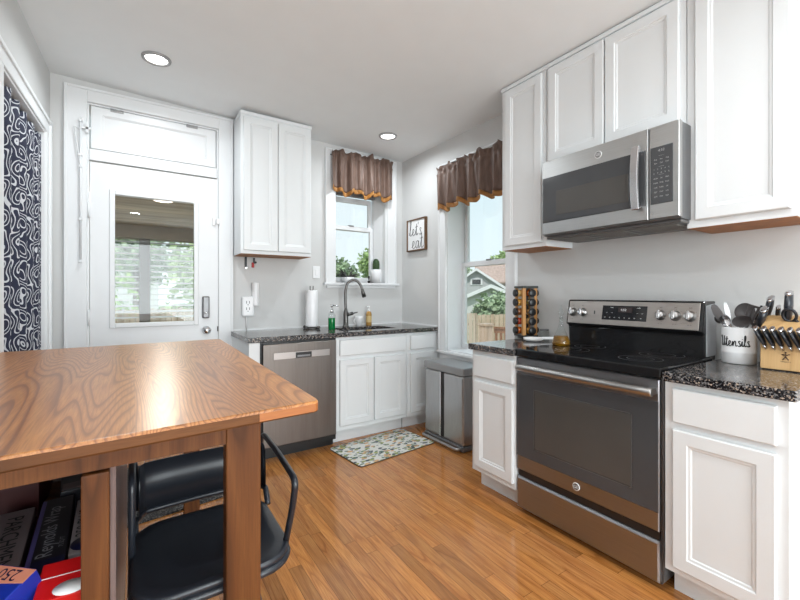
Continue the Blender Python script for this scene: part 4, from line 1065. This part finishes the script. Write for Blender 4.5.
on_top(t, 'lettering', M_ink, '250 PLUS', .036, -.008, .0, .070, U); on_top(t, 'small_lettering', M_ink, 'REGULAR', .018, .019, .02, .070, U)
mb = MB(); mb.rings([[Vector((-.002 + .026*q*math.cos(2*PI*k/24), -.105 + .030*q*math.sin(2*PI*k/24), .0708 + z)) for k in range(24)] for q, z in ((1, 0), (1, .0006), (.02, .0007))]); mb.build('round_seal', M_navy, t, local=True)
t, _ = carton('red_carton', 'glossy bright red carton at the near edge of the table shelf', -.112, 1.035, .616, .085, .085, .060, math.radians(-4), M_red, tilt=.32)
patch(t, 'white_stripe', M_print, -.042, .006, .042, .0075, .060); patch(t, 'white_tag', M_print, .022, .014, .038, .021, .060)
mb = MB(); mb.rings([[Vector((.012 + .028*q*math.cos(2*PI*k/24), -.025 + .016*q*math.sin(2*PI*k/24), .0601 + z)) for k in range(24)] for q, z in ((1, 0), (1, .0006), (.02, .0007))]); mb.build('white_oval', M_print, t, local=True)
t, _ = carton('tea_carton', 'blue and salmon carton numbered 250 tilted over the shelf edge', -.200, 1.040, .622, .095, .080, .074, math.radians(-42), M_blue, tilt=.35)
mb = MB(); mb.prism([(-.05, .0), (.05, .012), (.05, .0375), (-.05, .0375)], lambda a, b, d: (a, b, .0742 + d), .0006); mb.build('salmon_band', M_orange, t, local=True)
on_top(t, 'lettering', M_navy, '250', .030, .006, .024, .0743, PI)
mb = MB(); mb.rings([[Vector((.004 + .016*q*math.cos(2*PI*k/24), -.010 + .011*q*math.sin(2*PI*k/24), .0745 + z)) for k in range(24)] for q, z in ((1, 0), (1, .0006), (.02, .0007))]); mb.build('violet_oval', M_purple, t, local=True)
t, _ = carton('wrap_carton', 'dark carton with two pale tags at the back of the table shelf', -.135, 1.56, .602, .10, .22, .075, math.radians(6), M_blk)
patch(t, 'pale_tag', M_grey, -.045, -.10, -.005, -.055, .075); patch(t, 'pale_tag', M_grey, .005, -.105, .04, -.05, .075)
t, _ = carton('red_pouch', 'dull dark red pack at the back left of the table shelf', -.32, 1.60, .602, .19, .20, .11, 0, paint('dark_red', (.05, .006, .006), .4))

# ------------------------------------------------------------------ counter stool
ZS = .57
t_ = thing('counter_stool', 'black metal low-back counter stool tucked under the oak island', 'stool', (.18, 1.18, 0))
seat = []
sx0, sx1, sy0, sy1 = -.008, .344, 1.00, 1.36
def srect(ins, z, r=.08):
    hx, hy = (sx1-sx0)/2 - ins, (sy1-sy0)/2 - ins
    return [p + Vector(((sx0+sx1)/2, (sy0+sy1)/2, 0)) for p in rrect(hx, hy, r, z, 6)]
mb = MB(); mb.rings([srect(.004, ZS - .022), srect(.0, ZS - .012), srect(.0, ZS - .004), srect(.006, ZS), srect(.03, ZS - .004), srect(.09, ZS - .009, .05)]); mb.build('seat', M_blackmet, t_)
mb = MB(); q = srect(.003, ZS - .026); q.append(q[0]); mb.tube(q, .010, 10, cap=False); mb.build('seat_frame', M_blackmet, t_)
# back plate with forward-curving ends
prof2 = [(.012, 1.335), (.008, 1.365), (.018, 1.392), (.045, 1.405), (.18, 1.412), (.315, 1.405), (.345, 1.392), (.358, 1.365), (.356, 1.335)]
pc = crv([(x, y, 0) for x, y in prof2], 4); n_ = len(pc)
mb = MB()
def zr(i, top_):
    u = i / (n_ - 1); e = min(u, 1 - u) / .17; e = min(1, e); k = 1 - math.sqrt(max(0, 1 - (1 - e) ** 2))
    return (.728 - .07 * k) if top_ else (.588 + .01 * k)
rs = []
for i, p in enumerate(pc):
    nn = Vector((0, 1, 0)); 
    rs.append([Vector((p.x, p.y, zr(i, False))), Vector((p.x, p.y + .004, zr(i, False))), Vector((p.x, p.y + .004, zr(i, True))), Vector((p.x, p.y, zr(i, True)))])
mb.rings(rs); mb.build('backrest', M_blackmet, t_)
mb = MB(); pt = [Vector((.0, 1.31, ZS - .02)), Vector((.0, 1.345, .585))] + [Vector((p.x, p.y + .002, .584)) for p in pc[4:-4]] + [Vector((.358, 1.345, .585)), Vector((.356, 1.31, ZS - .02))]
mb.tube(crv(pt, 3), .009, 10); mb.build('back_frame', M_blackmet, t_)
for a in ([(-.007, 1.215, ZS - .03), (-.007, 1.215, .66), (-.007, 1.22, .757), (-.007, 1.30, .760), (-.006, 1.385, .762), (.002, 1.40, .70), (.004, 1.39, .60)],
          [(.336, 1.075, ZS - .03), (.346, 1.04, .66), (.344, 1.005, .748), (.354, 1.20, .757), (.356, 1.372, .762), (.350, 1.40, .70), (.348, 1.392, .60)]):
    mb = MB(); mb.tube(fillet(a, .035, 5), .0085, 10); mb.build('arm_rail', M_blackmet, t_)
for lx_, ly_, dx, dy in ((.08, 1.10, -.08, -.08), (.25, 1.10, .08, -.08), (.08, 1.27, -.08, .08), (.25, 1.27, .08, .08)):
    mb = MB(); mb.tube([(lx_, ly_, ZS - .03), (lx_ + dx, ly_ + dy, .0)], .011, 10)
    mb.build('leg', M_blackmet, t_)
mb = MB(); q = [Vector((.029, 1.049, .2)), Vector((.301, 1.049, .2)), Vector((.301, 1.321, .2)), Vector((.029, 1.321, .2)), Vector((.029, 1.049, .2))]; mb.tube(q, .009, 8); mb.build('footrest', M_blackmet, t_)

# ------------------------------------------------------------------ valances
M_brown = NT('brown_satin', .55); M_brown.col(M_brown.ramp(M_brown.noise(M_brown.obj((8, 8, 2)), 5, 3), [(.3, (.10, .058, .042)), (.7, (.17, .105, .08))])); M_brown.b.inputs['Sheen Weight'].default_value = .1; M_brown = M_brown.m
M_gold = paint('gold_hem', (.34, .15, .035), .5, .15, 20)
def valance(kind, c, a0, a1, ztop, zbot, label, seed):
    rnd = random.Random(seed)
    L = a1 - a0; N = 110; K = 22
    ph = [rnd.uniform(0, 6.28) for _ in range(6)]
    def pos(u, v):
        s_ = a0 + L * u
        amp = .012 + .022 * (v ** .8)
        d = amp * (math.sin(2*PI*6.5*u + ph[0] + .4*math.sin(9*u)) + .5*math.sin(2*PI*13*u + ph[1] + 1.5*v) * (1 - .5*v)) + .012 * math.sin(2*PI*3*u + ph[2])
        top = .014 * math.sin(2*PI*4.3*u + ph[3]) + .008 * math.sin(2*PI*9*u + ph[4])
        bot = .022 * math.sin(2*PI*3.1*u + ph[5]) + .010 * math.sin(2*PI*6.5*u + ph[0])
        z = ztop + top + (zbot + bot - ztop - top) * v
        if v < .22: d += .013 * math.cos(v / .22 * PI * 2) * math.sin(2*PI*11*u + ph[2])
        d = max(d + .058, .036 + .004 * math.sin(40 * u))
        s_ += .006 * math.cos(2*PI*6.5*u + ph[0]) * v
        return (c - d, s_, z) if kind == 'x' else (s_, c - d, z)
    t_ = thing('valance', label, 'curtain', (c - .04, (a0+a1)/2, zbot) if kind == 'x' else ((a0+a1)/2, c - .04, zbot), 0, 'brown satin window valances')
    for nm, v0, v1, mt in (('fabric', 0, .9, M_brown), ('hem', .9, 1.0, M_gold)):
        mb = MB(); rows = []
        kk = max(3, int(K * (v1 - v0)))
        for j in range(kk + 1): rows.append([Vector(pos(i / N, v0 + (v1 - v0) * j / kk)) for i in range(N + 1)])
        mb.rings(rows, False, False, closed=False); mb.build(nm, mt, t_, smooth=True, solid=.002)
    mb = MB()
    if kind == 'x': mb.cyl((c - .032, a0 - .0, ztop - .05), (c - .032, a1 + .0, ztop - .05), .004, 10); [mb.cyl((c - .032, a_, ztop - .05), (c - .0225, a_, ztop - .05), .004, 8) for a_ in (a0 + .005, a1 - .005)]
    else: mb.cyl((a0, c - .032, ztop - .05), (a1, c - .032, ztop - .05), .004, 10); [mb.cyl((a_, c - .032, ztop - .05), (a_, c - .0225, ztop - .05), .004, 8) for a_ in (a0 + .005, a1 - .005)]
    mb.build('rod', M_dkmetal, t_)
valance('y', B, 1.560, 2.255, 2.615, 2.205, 'brown satin valance with gold hem over the sink window', 3)
valance('x', R, 2.07, 2.945, 2.405, 2.0, 'brown satin valance with gold hem over the window behind the bin', 8)

# ------------------------------------------------------------------ patterned curtain in the left doorway
def curtain_mat():
    m = NT('navy_damask', .8); c = m.n('TexCoord'); s_ = m.sep(c.outputs['UV'])
    u, v = s_[0], s_[1]
    wv = m.noise(m.comb(u, v, 0), 7, 1); 
    su = m.math('ADD', m.math('SINE', m.math('MULTIPLY', u, 50)), 0); sv = m.math('SINE', m.math('MULTIPLY', v, 30))
    cu_ = m.math('COSINE', m.math('MULTIPLY', u, 50)); cv = m.math('COSINE', m.math('MULTIPLY', v, 24))
    f = m.math('ADD', m.math('MULTIPLY', cu_, cv), m.math('MULTIPLY', m.math('SINE', m.math('ADD', m.math('MULTIPLY', v, 60), m.math('MULTIPLY', su, 1.6))), .28))
    f = m.math('ADD', f, m.math('MULTIPLY', m.math('SUBTRACT', wv, .5), 1.3))
    l1_ = m.math('LESS_THAN', m.math('ABSOLUTE', m.math('SUBTRACT', m.math('FRACT', m.math('MULTIPLY', f, 1.75)), .5)), .13)
    m.col(m.mix(l1_, (.018, .022, .05), (.62, .63, .66))); return m.m
mb = MB(); N = 120; y0, y1 = LD[0] + .014, LD[1] - .014; zt, zb = LD[2] - .03, .03
bm = mb.bm; uvl = bm.loops.layers.uv.new('UVMap'); grid = []
for j in range(13):
    row = []
    for i in range(N + 1):
        u = i / N; v = j / 12; yy = y0 + (y1 - y0) * u
        d = .028 * math.sin(2*PI*5.2*u + .8 + .5*math.sin(v*2)) + .012 * math.sin(2*PI*11*u + v)
        row.append(bm.verts.new((lwx(yy) - .022 + d * .6, yy, zt + (zb - zt) * v)))
    grid.append(row)
for j in range(12):
    for i in range(N):
        f = bm.faces.new((grid[j][i], grid[j][i+1], grid[j+1][i+1], grid[j+1][i])); f.smooth = True
        for lp, (a, b) in zip(f.loops, ((i, j), (i+1, j), (i+1, j+1), (i, j+1))): lp[uvl].uv = (a / N * 1.15, (1 - b / 12) * 2.2)
t_ = thing('curtain', 'navy curtain with white scroll pattern hanging in the left doorway', 'curtain', (-.56, 2.96, .03))
mb.build('fabric', curtain_mat(), t_, smooth=True, solid=.002)
mb = MB(); mb.cyl((lwx(y0) - .06, y0, zt + .0), (lwx(y1) - .06, y1, zt + .0), .008, 10); mb.build('rod', M_white, t_)

# ------------------------------------------------------------------ framed sign on right wall
t_ = thing('framed_sign', "small wood framed sign reading let's eat on the corner wall", 'sign', (R, 3.31, 1.83))
a0, a1, b0, b1 = 3.155, 3.475, 1.665, 1.992
M = panelM('x', R)
mb = MB(); framebar(mb, M, a0, a1, b0, b1, .014, .001, .035)
mb.build('frame', paint('dark_walnut', (.12, .06, .025), .5, .2, 20), t_)
mb = MB(); mb.box(R - .024, a0 + .014, b0 + .014, R - .001, a1 - .014, b1 - .014); pn = mb.build('board', M_white, t_)
mb = MB(); SM = lambda ax_, bz: (lambda x, y, d: (R - .0245 - d, ax_ - x, bz + y))
script(mb, "Let's", .066, SM(3.32, 1.825), .0026, 1.15); script(mb, 'eat', .078, SM(3.29, 1.69), .0026, 1.15)
mb.build('lettering', M_ink, pn)

# ------------------------------------------------------------------ plants on the sill
t_ = thing('potted_aloe', 'dark spiky aloe in a low white pot on the sink window sill', 'plant', (1.82, 3.73, 1.338))
mb = MB(); mb.lathe((0, 0, 0), [(.055, 0), (.062, .004), (.068, .06), (.064, .06), (.058, .045), (.002, .045)], 24); mb.build('pot', M_white, t_, local=True)
mb = MB(); rnd = random.Random(4)
for k in range(22):
    a = 2*PI*k/22 + rnd.uniform(-.2, .2); l = rnd.uniform(.09, .15); up = rnd.uniform(.25, 1.2)
    p0 = Vector((.01*math.cos(a), .01*math.sin(a), .045)); p1 = p0 + Vector((math.cos(a)*l*.5, math.sin(a)*l*.35, l*.5*up)); p2 = p0 + Vector((math.cos(a)*l*.95, math.sin(a)*l*.5, l*.75*up))
    mb.tube(crv([p0, p1, p2], 4), .006, 6, rad=[.008, .0085, .0085, .008, .007, .006, .0045, .003, .0008])
mb.build('leaves', paint('dark_aloe', (.035, .035, .028), .5, .3, 20), t_, local=True)
t_ = thing('potted_cactus', 'round-topped cactus with yellow bloom in a white pot, right of sill', 'plant', (2.155, 3.73, 1.338))
mb = MB(); mb.lathe((0, 0, 0), [(.044, 0), (.05, .004), (.056, .10), (.058, .15), (.054, .15), (.05, .13), (.002, .13)], 24); mb.build('pot', M_white, t_, local=True)
mb = MB()
rs = []
for r_, z_ in ((.03, .13), (.034, .16), (.035, .20), (.031, .235), (.02, .258), (.003, .265)):
    rs.append([Vector((r_ * (1 + .12 * (k % 2)) * math.cos(2*PI*k/24), r_ * (1 + .12 * (k % 2)) * math.sin(2*PI*k/24), z_)) for k in range(24)])
mb.rings(rs); mb.build('cactus_stem', paint('cactus_green', (.03, .07, .02), .6, .3, 40), t_, local=True)
mb = MB(); mb.ball((.042, -.02, .175), .02, (.8, .8, 1.5), 12); mb.build('bloom', paint('yellow_bloom', (.6, .42, .05), .6), t_, local=True)
mb = MB(); mb.ball((2.045, 3.69, 1.354), .015, (1, 1, 1), 12); mb.lathe((2.045, 3.69, 1.368), [(.004, 0), (.006, .012), (.011, .03), (.008, .045), (.002, .05)], 12)
o = mb.build('small_figurine', M_black); setp(o, 'tiny black ornament on the sill beside the cactus pot', 'ornament')

# ================================================================== OUTSIDE
M_grass = paint('lawn', (.10, .17, .04), .95, .4, 3)
mb = MB(); mb.quad((-60, B + .3, -1.3), (90, B + .3, -1.3), (90, 100, -1.3), (-60, 100, -1.3)); mb.quad((R + .3, -40, -1.3), (90, -40, -1.3), (90, B + .3, -1.3), (R + .3, B + .3, -1.3))
struct(mb.build('ground', M_grass))
# porch
mb = MB(); mb.box(-2.2, B + .24, -.15, 1.45, 7.9, -.02); struct(mb.build('floor_porch', paint('porch_floor_paint', (.5, .48, .45), .6)))
mb = MB(); mb.box(-2.3, B + .24, 2.30, 1.5, 7.75, 2.36); struct(mb.build('ceiling_porch', M_porch))
mb = MB(); mb.box(-2.3, 7.45, 2.10, 1.5, 7.75, 2.299); struct(mb.build('trim_11', paint('porch_beam', (.24, .19, .14), .6, .1, 8)))
mb = MB(); mb.box(-2.3, B + .24, -.02, -2.2, 7.75, 2.299); mb.box(1.45, B + .24, -.02, 1.5, 7.75, .6); struct(mb.build('wall_porch_side', M_trim))
mb = MB(); mb.box(-2.2, 7.6, -.02, 1.45, 7.7, .60); struct(mb.build('wall_porch_front', M_trim))
mb = MB(); mb.box(.055, 7.5, .6, .20, 7.62, 2.099); o = mb.build('porch_post', paint('post_brown', (.07, .06, .05), .6), bevel=.004); setp(o, 'dark square porch post seen through the entry door glass', 'post')
M_slat = paint('white_slat', (.75, .76, .78), .4, .02)
def blind(x0, x1, label):
    mb = MB()
    z_ = .66
    while z_ < 2.07:
        mb.box(x0, 7.60, z_, x1, 7.604, z_ + .034, rot=Matrix.Rotation(math.radians(-50), 3, 'X'), piv=((x0+x1)/2, 7.6, z_))
        z_ += .092
    for xx in (x0 + .05, (x0+x1)/2, x1 - .05): mb.cyl((xx, 7.62, .62), (xx, 7.62, 2.09), .002, 6)
    o = mb.build('window_blind', M_slat); setp(o, label, 'blind')
blind(-1.2, .05, 'white slatted porch blind left of the porch post'); blind(.205, 1.4, 'white slatted porch blind right of the porch post')
mb = MB(); mb.lathe((.27, 5.35, 2.299), [(.002, -.006), (.075, -.005), (.095, -.002), (.1, 0)], 24); o = mb.build('porch_downlight', emit('porch_lamp', (1, .9, .75), 3)); setp(o, 'round lit downlight in the wooden porch ceiling beyond the door', 'light')
mb = MB(); mb.lathe((-.38, 6.1, 2.299), [(.01, -.04), (.06, -.03), (.10, -.01), (.1, 0)], 24); o = mb.build('porch_fan_mount', paint('bronze_mount', (.2, .15, .1), .5)); setp(o, 'brown ceiling mount at the left of the wooden porch ceiling', 'fixture')
lamp('porch_lamp_beam', 'AREA', (.27, 5.35, 2.28), 28, (1, .93, .82), shape='DISK', size=.15)

# trees
def leafmass(mb, c, rad, n, size, rnd):
    for _ in range(n):
        d = Vector((rnd.gauss(0, 1), rnd.gauss(0, 1), rnd.gauss(0, 1))).normalized() * rnd.uniform(.55, 1.0)
        p = Vector(c) + Vector((d.x * rad[0], d.y * rad[1], d.z * rad[2]))
        a = Vector((rnd.uniform(-1, 1), rnd.uniform(-1, 1), rnd.uniform(-.6, .6))).normalized(); b = a.cross(Vector((rnd.uniform(-1, 1), rnd.uniform(-1, 1), rnd.uniform(-1, 1)))).normalized()
        s_ = size * rnd.uniform(.6, 1.3)
        mb.quad(p - a*s_, p - b*s_*.55, p + a*s_, p + b*s_*.55)
def leafmat(name, c): 
    m = NT(name, .6); n = m.noise(m.obj(), 2.5, 4); m.col(m.ramp(n, [(.3, tuple(x*.55 for x in c)), (.7, tuple(min(1, x*1.5) for x in c))])); m.b.inputs['Subsurface Weight'].default_value = 0; return m.m
LM = [leafmat('leaf_green', (.34, .46, .18)), leafmat('leaf_grey_green', (.33, .42, .25)), leafmat('leaf_bright', (.38, .55, .16))]
M_bark = paint('bark', (.13, .09, .06), .9, .3, 8)
def tree(x, y, ztop, rad, label, seed, lm=0, n=2200, size=.16, name='tree', group=None):
    rnd = random.Random(seed); g = -1.3
    t_ = thing(name, label, 'tree', (x, y, g), 0, group)
    mb = MB(); h = ztop - g
    nb = 9
    for k in range(nb):
        a = rnd.uniform(0, 2*PI); q = rad * rnd.uniform(.1, .55); zz = ztop - rad * .55 - rnd.uniform(0, max(.1, min(h * .55, rad * 1.6)))
        if k == 0: a, q, zz = 0, 0, ztop - rad * .6
        leafmass(mb, (x + q*math.cos(a), y + q*math.sin(a), zz), (rad*.55, rad*.55, rad*.5), n // nb, size, rnd)
    mb.build('foliage', LM[lm], t_, norm=False)
    mb = MB(); mb.tube([(x, y, g), (x + .1, y, g + h * .4), (x, y + .1, ztop - rad)], .1, 8, rad=[rad*.09, rad*.07, rad*.03])
    for k in range(5):
        a = k * 1.3; mb.tube([(x + .05, y, g + h * .45), (x + rad*.45*math.cos(a), y + rad*.45*math.sin(a), ztop - rad * .8)], .05, 6, rad=[rad*.04, rad*.015])
    mb.build('trunk', M_bark, t_)
# seen through sink window (direction ~ x = .46 y)
tree(8.7, 20, 3.55, 1.9, 'broad leafy tree at the left behind the sink window glass', 1, 1, 3000, .17)
tree(14.1, 24, 4.9, 2.0, 'taller tree at the right behind the sink window glass', 2, 0, 3200, .17)
tree(11.6, 23.6, 2.9, 1.2, 'low shrubby tree between two taller trees behind the sink window', 5, 1, 1800, .15)
# seen through right window
tree(10.6, 10.0, 1.50, 1.35, 'round grey-green garden tree behind the board fence, right window', 3, 1, 3800, .10)
tree(36, 41.0, 6.0, 3.0, 'distant tree crown above the grey gabled house roof', 6, 1, 2200, .33)
tree(43, 39.0, 7.6, 3.2, 'distant tree crown above the brown shingled roof', 7, 0, 2200, .33)
tree(46, 34.0, 6.6, 2.2, 'distant dense tree at the right edge behind the houses', 9, 0, 2000, .3)
# beyond porch
tree(-2.2, 14.5, 4.0, 2.4, 'bright green tree beyond the porch blinds at the left', 11, 2, 3000, .14)
tree(2.8, 16.5, 4.2, 2.5, 'dense green tree beyond the porch blinds at the right', 12, 0, 3200, .15)
tree(.0, 21.5, 6.0, 2.2, 'tall tree far beyond the porch post', 13, 1, 2000, .2)

# houses
def house(cx, cy, ang, w_, l_, zw, zr_, label, wall, roof, name='house'):
    """gable end faces local -Y"""
    t_ = thing(name, label, 'house', (cx, cy, -1.3), ang)
    h0 = 0; hw = zw + 1.3; hr = zr_ + 1.3
    mb = MB(); pr = [(-w_/2, h0), (w_/2, h0), (w_/2, hw), (0, hr), (-w_/2, hw)]
    mb.rings([[Vector((x, y, z)) for x, z in pr] for y in (0, l_)], smooth=False); mb.build('walls', wall, t_, local=True)
    mb = MB(); ov = .35; tk = .16
    for s_ in (-1, 1):
        ex = w_/2 + ov; sl = (hr - hw) / (w_/2); ez = hw - sl * ov
        mb.rings([[Vector((0, y, hr + .02)), Vector((s_*ex, y, ez + .02)), Vector((s_*ex, y, ez + .02 + tk)), Vector((0, y, hr + .02 + tk))] for y in (-.3, l_ + .3)], smooth=False)
    mb.build('roof', roof, t_, local=True)
    mb = MB()
    for s_ in (-1, 1):
        mb.rings([[Vector((0, y, hr - .0)), Vector((s_*ex, y, ez - .02)), Vector((s_*ex, y, ez + .2)), Vector((0, y, hr + .2))] for y in (-.36, -.30)], smooth=False)
    mb.build('fascia', M_white, t_, local=True)
    mb = MB(); mb.box(-.45, -.06, hw + (hr-hw)*.12, .45, -.01, hw + (hr-hw)*.52); f_ = mb.build('window_frame', M_white, t_, local=True)
    mb = MB(); mb.box(-.32, -.08, hw + (hr-hw)*.17, .32, -.061, hw + (hr-hw)*.47); mb.build('pane', M_char, f_, local=True)
    return t_
def siding(name, c):
    m = NT(name, .8); z = m.sep(m.obj())[2]; f = m.math('FRACT', m.math('MULTIPLY', z, 6)); m.col(m.ramp(f, [(0, tuple(x*.8 for x in c)), (.12, c)])); return m.m
M_sid1 = siding('grey_siding', (.52, .52, .53)); M_sid2 = siding('white_siding', (.68, .68, .67)); M_sid3 = siding('tan_siding', (.5, .42, .38))
M_rf1 = paint('grey_shingle', (.33, .32, .32), .9, .2, 5); M_rf2 = paint('brown_shingle', (.46, .33, .28), .9, .2, 5)
ga = math.radians(-45)
house(21.8, 22.4, ga, 3.7, 4.5, 1.75, 3.0, 'grey sided house with steep gable at left, right window view', M_sid1, M_rf1)
house(16.0, 15.34, ga, 4.4, 4, .62, 1.55, 'white garage with wide low gable before the grey house', M_sid2, M_rf1)
house(34.0, 25.4, math.radians(45), 6.0, 6.5, 2.4, 4.2, 'long house with brown shingled roof behind the white garage', M_sid3, M_rf2)
house(23.5, 18.0, ga, 2.4, 2, 1.3, 2.35, 'small tan house with brown gable at the right, behind the garage', M_sid3, M_rf2)
house(-2.2, 31.0, 0, 7, 6, 2.4, 4.2, 'pale house beyond the porch blinds', M_sid2, M_rf1)

# fences
def fence(p0, p1, ztop, label, g=-1.3, pitch=.13, gap=.012, mat=None):
    p0, p1 = Vector(p0), Vector(p1); L = (p1 - p0).length; ax = (p1 - p0).normalized(); nr = Vector((-ax.y, ax.x, 0))
    t_ = thing('board_fence', label, 'fence', (p0.x, p0.y, g)); rnd = random.Random(int(L * 10))
    mb = MB(); n_ = int(L / pitch)
    for k in range(n_):
        a = p0 + ax * k * pitch; b = a + ax * (pitch - gap); zt_ = ztop + rnd.uniform(-.03, .03)
        mb.rings([[Vector((a.x, a.y, z)), Vector((b.x, b.y, z)), Vector((b.x + nr.x*.02, b.y + nr.y*.02, z)), Vector((a.x + nr.x*.02, a.y + nr.y*.02, z))] for z in (g, zt_)], smooth=False)
    mb.build('boards', mat or M_fence, t_)
    mb = MB()
    for zr in (g + .4, ztop - .35):
        a = p0 + nr * .022; b = p1 + nr * .022; mb.rings([[Vector((q.x, q.y, z)) for q in (a, b, b + nr*.04, a + nr*.04)] for z in (zr, zr + .09)], smooth=False)
    mb.build('rail', M_deck, t_)
fence((4.5, 12.2, 0), (13.0, 5.2, 0), .62, 'weathered vertical board fence beyond the right window')
fence((-4, 11.5, 0), (4.5, 12.2, 0), .85, 'weathered board fence beyond the porch blinds')
# deck railing and post outside right window
t_ = thing('deck_railing', 'brown wooden deck railing with balusters outside the right window', 'railing', (5.9, 5.3, -1.3))
d0, d1 = Vector((5.93, 5.60, 0)), Vector((6.5, 4.8, 0))
def bar(mb, a, b, hw, z0, z1):
    ax = (b - a).normalized(); nr = Vector((-ax.y, ax.x, 0)) * hw
    mb.rings([[Vector((q.x, q.y, z)) for q in (a - nr, b - nr, b + nr, a + nr)] for z in (z0, z1)], smooth=False)
mb = MB(); bar(mb, d0, d1, .05, .54, .58); bar(mb, d0, d1, .02, .46, .54); mb.build('top_rail', M_deck, t_)
mb = MB(); bar(mb, d0, d1, .02, -.2, -.12); mb.build('bottom_rail', M_deck, t_)
for k in range(11):
    mb = MB(); q = d0.lerp(d1, (k + .5) / 11); mb.box(q.x - .018, q.y - .018, -.12, q.x + .018, q.y + .018, .46); mb.build('baluster', M_deck, t_)
mb = MB(); mb.box(5.72, 5.62, -1.3, 5.90, 5.80, .60); mb.box(5.70, 5.60, .60, 5.92, 5.82, .64); o = mb.build('deck_post', M_fence); setp(o, 'thick square wooden post at the left end of the deck railing', 'post')
mb = MB(); mb.box(3.2, 3.2, -.10, 6.6, 7.5, -.02); struct(mb.build('floor_deck', M_fence))
mb = MB(); mb.box(3.5, 5.0, -.02, 4.6, 5.2, .28); o = mb.build('deck_bench', M_deck, bevel=.01); setp(o, 'low wooden bench on the deck just outside the right window', 'bench')
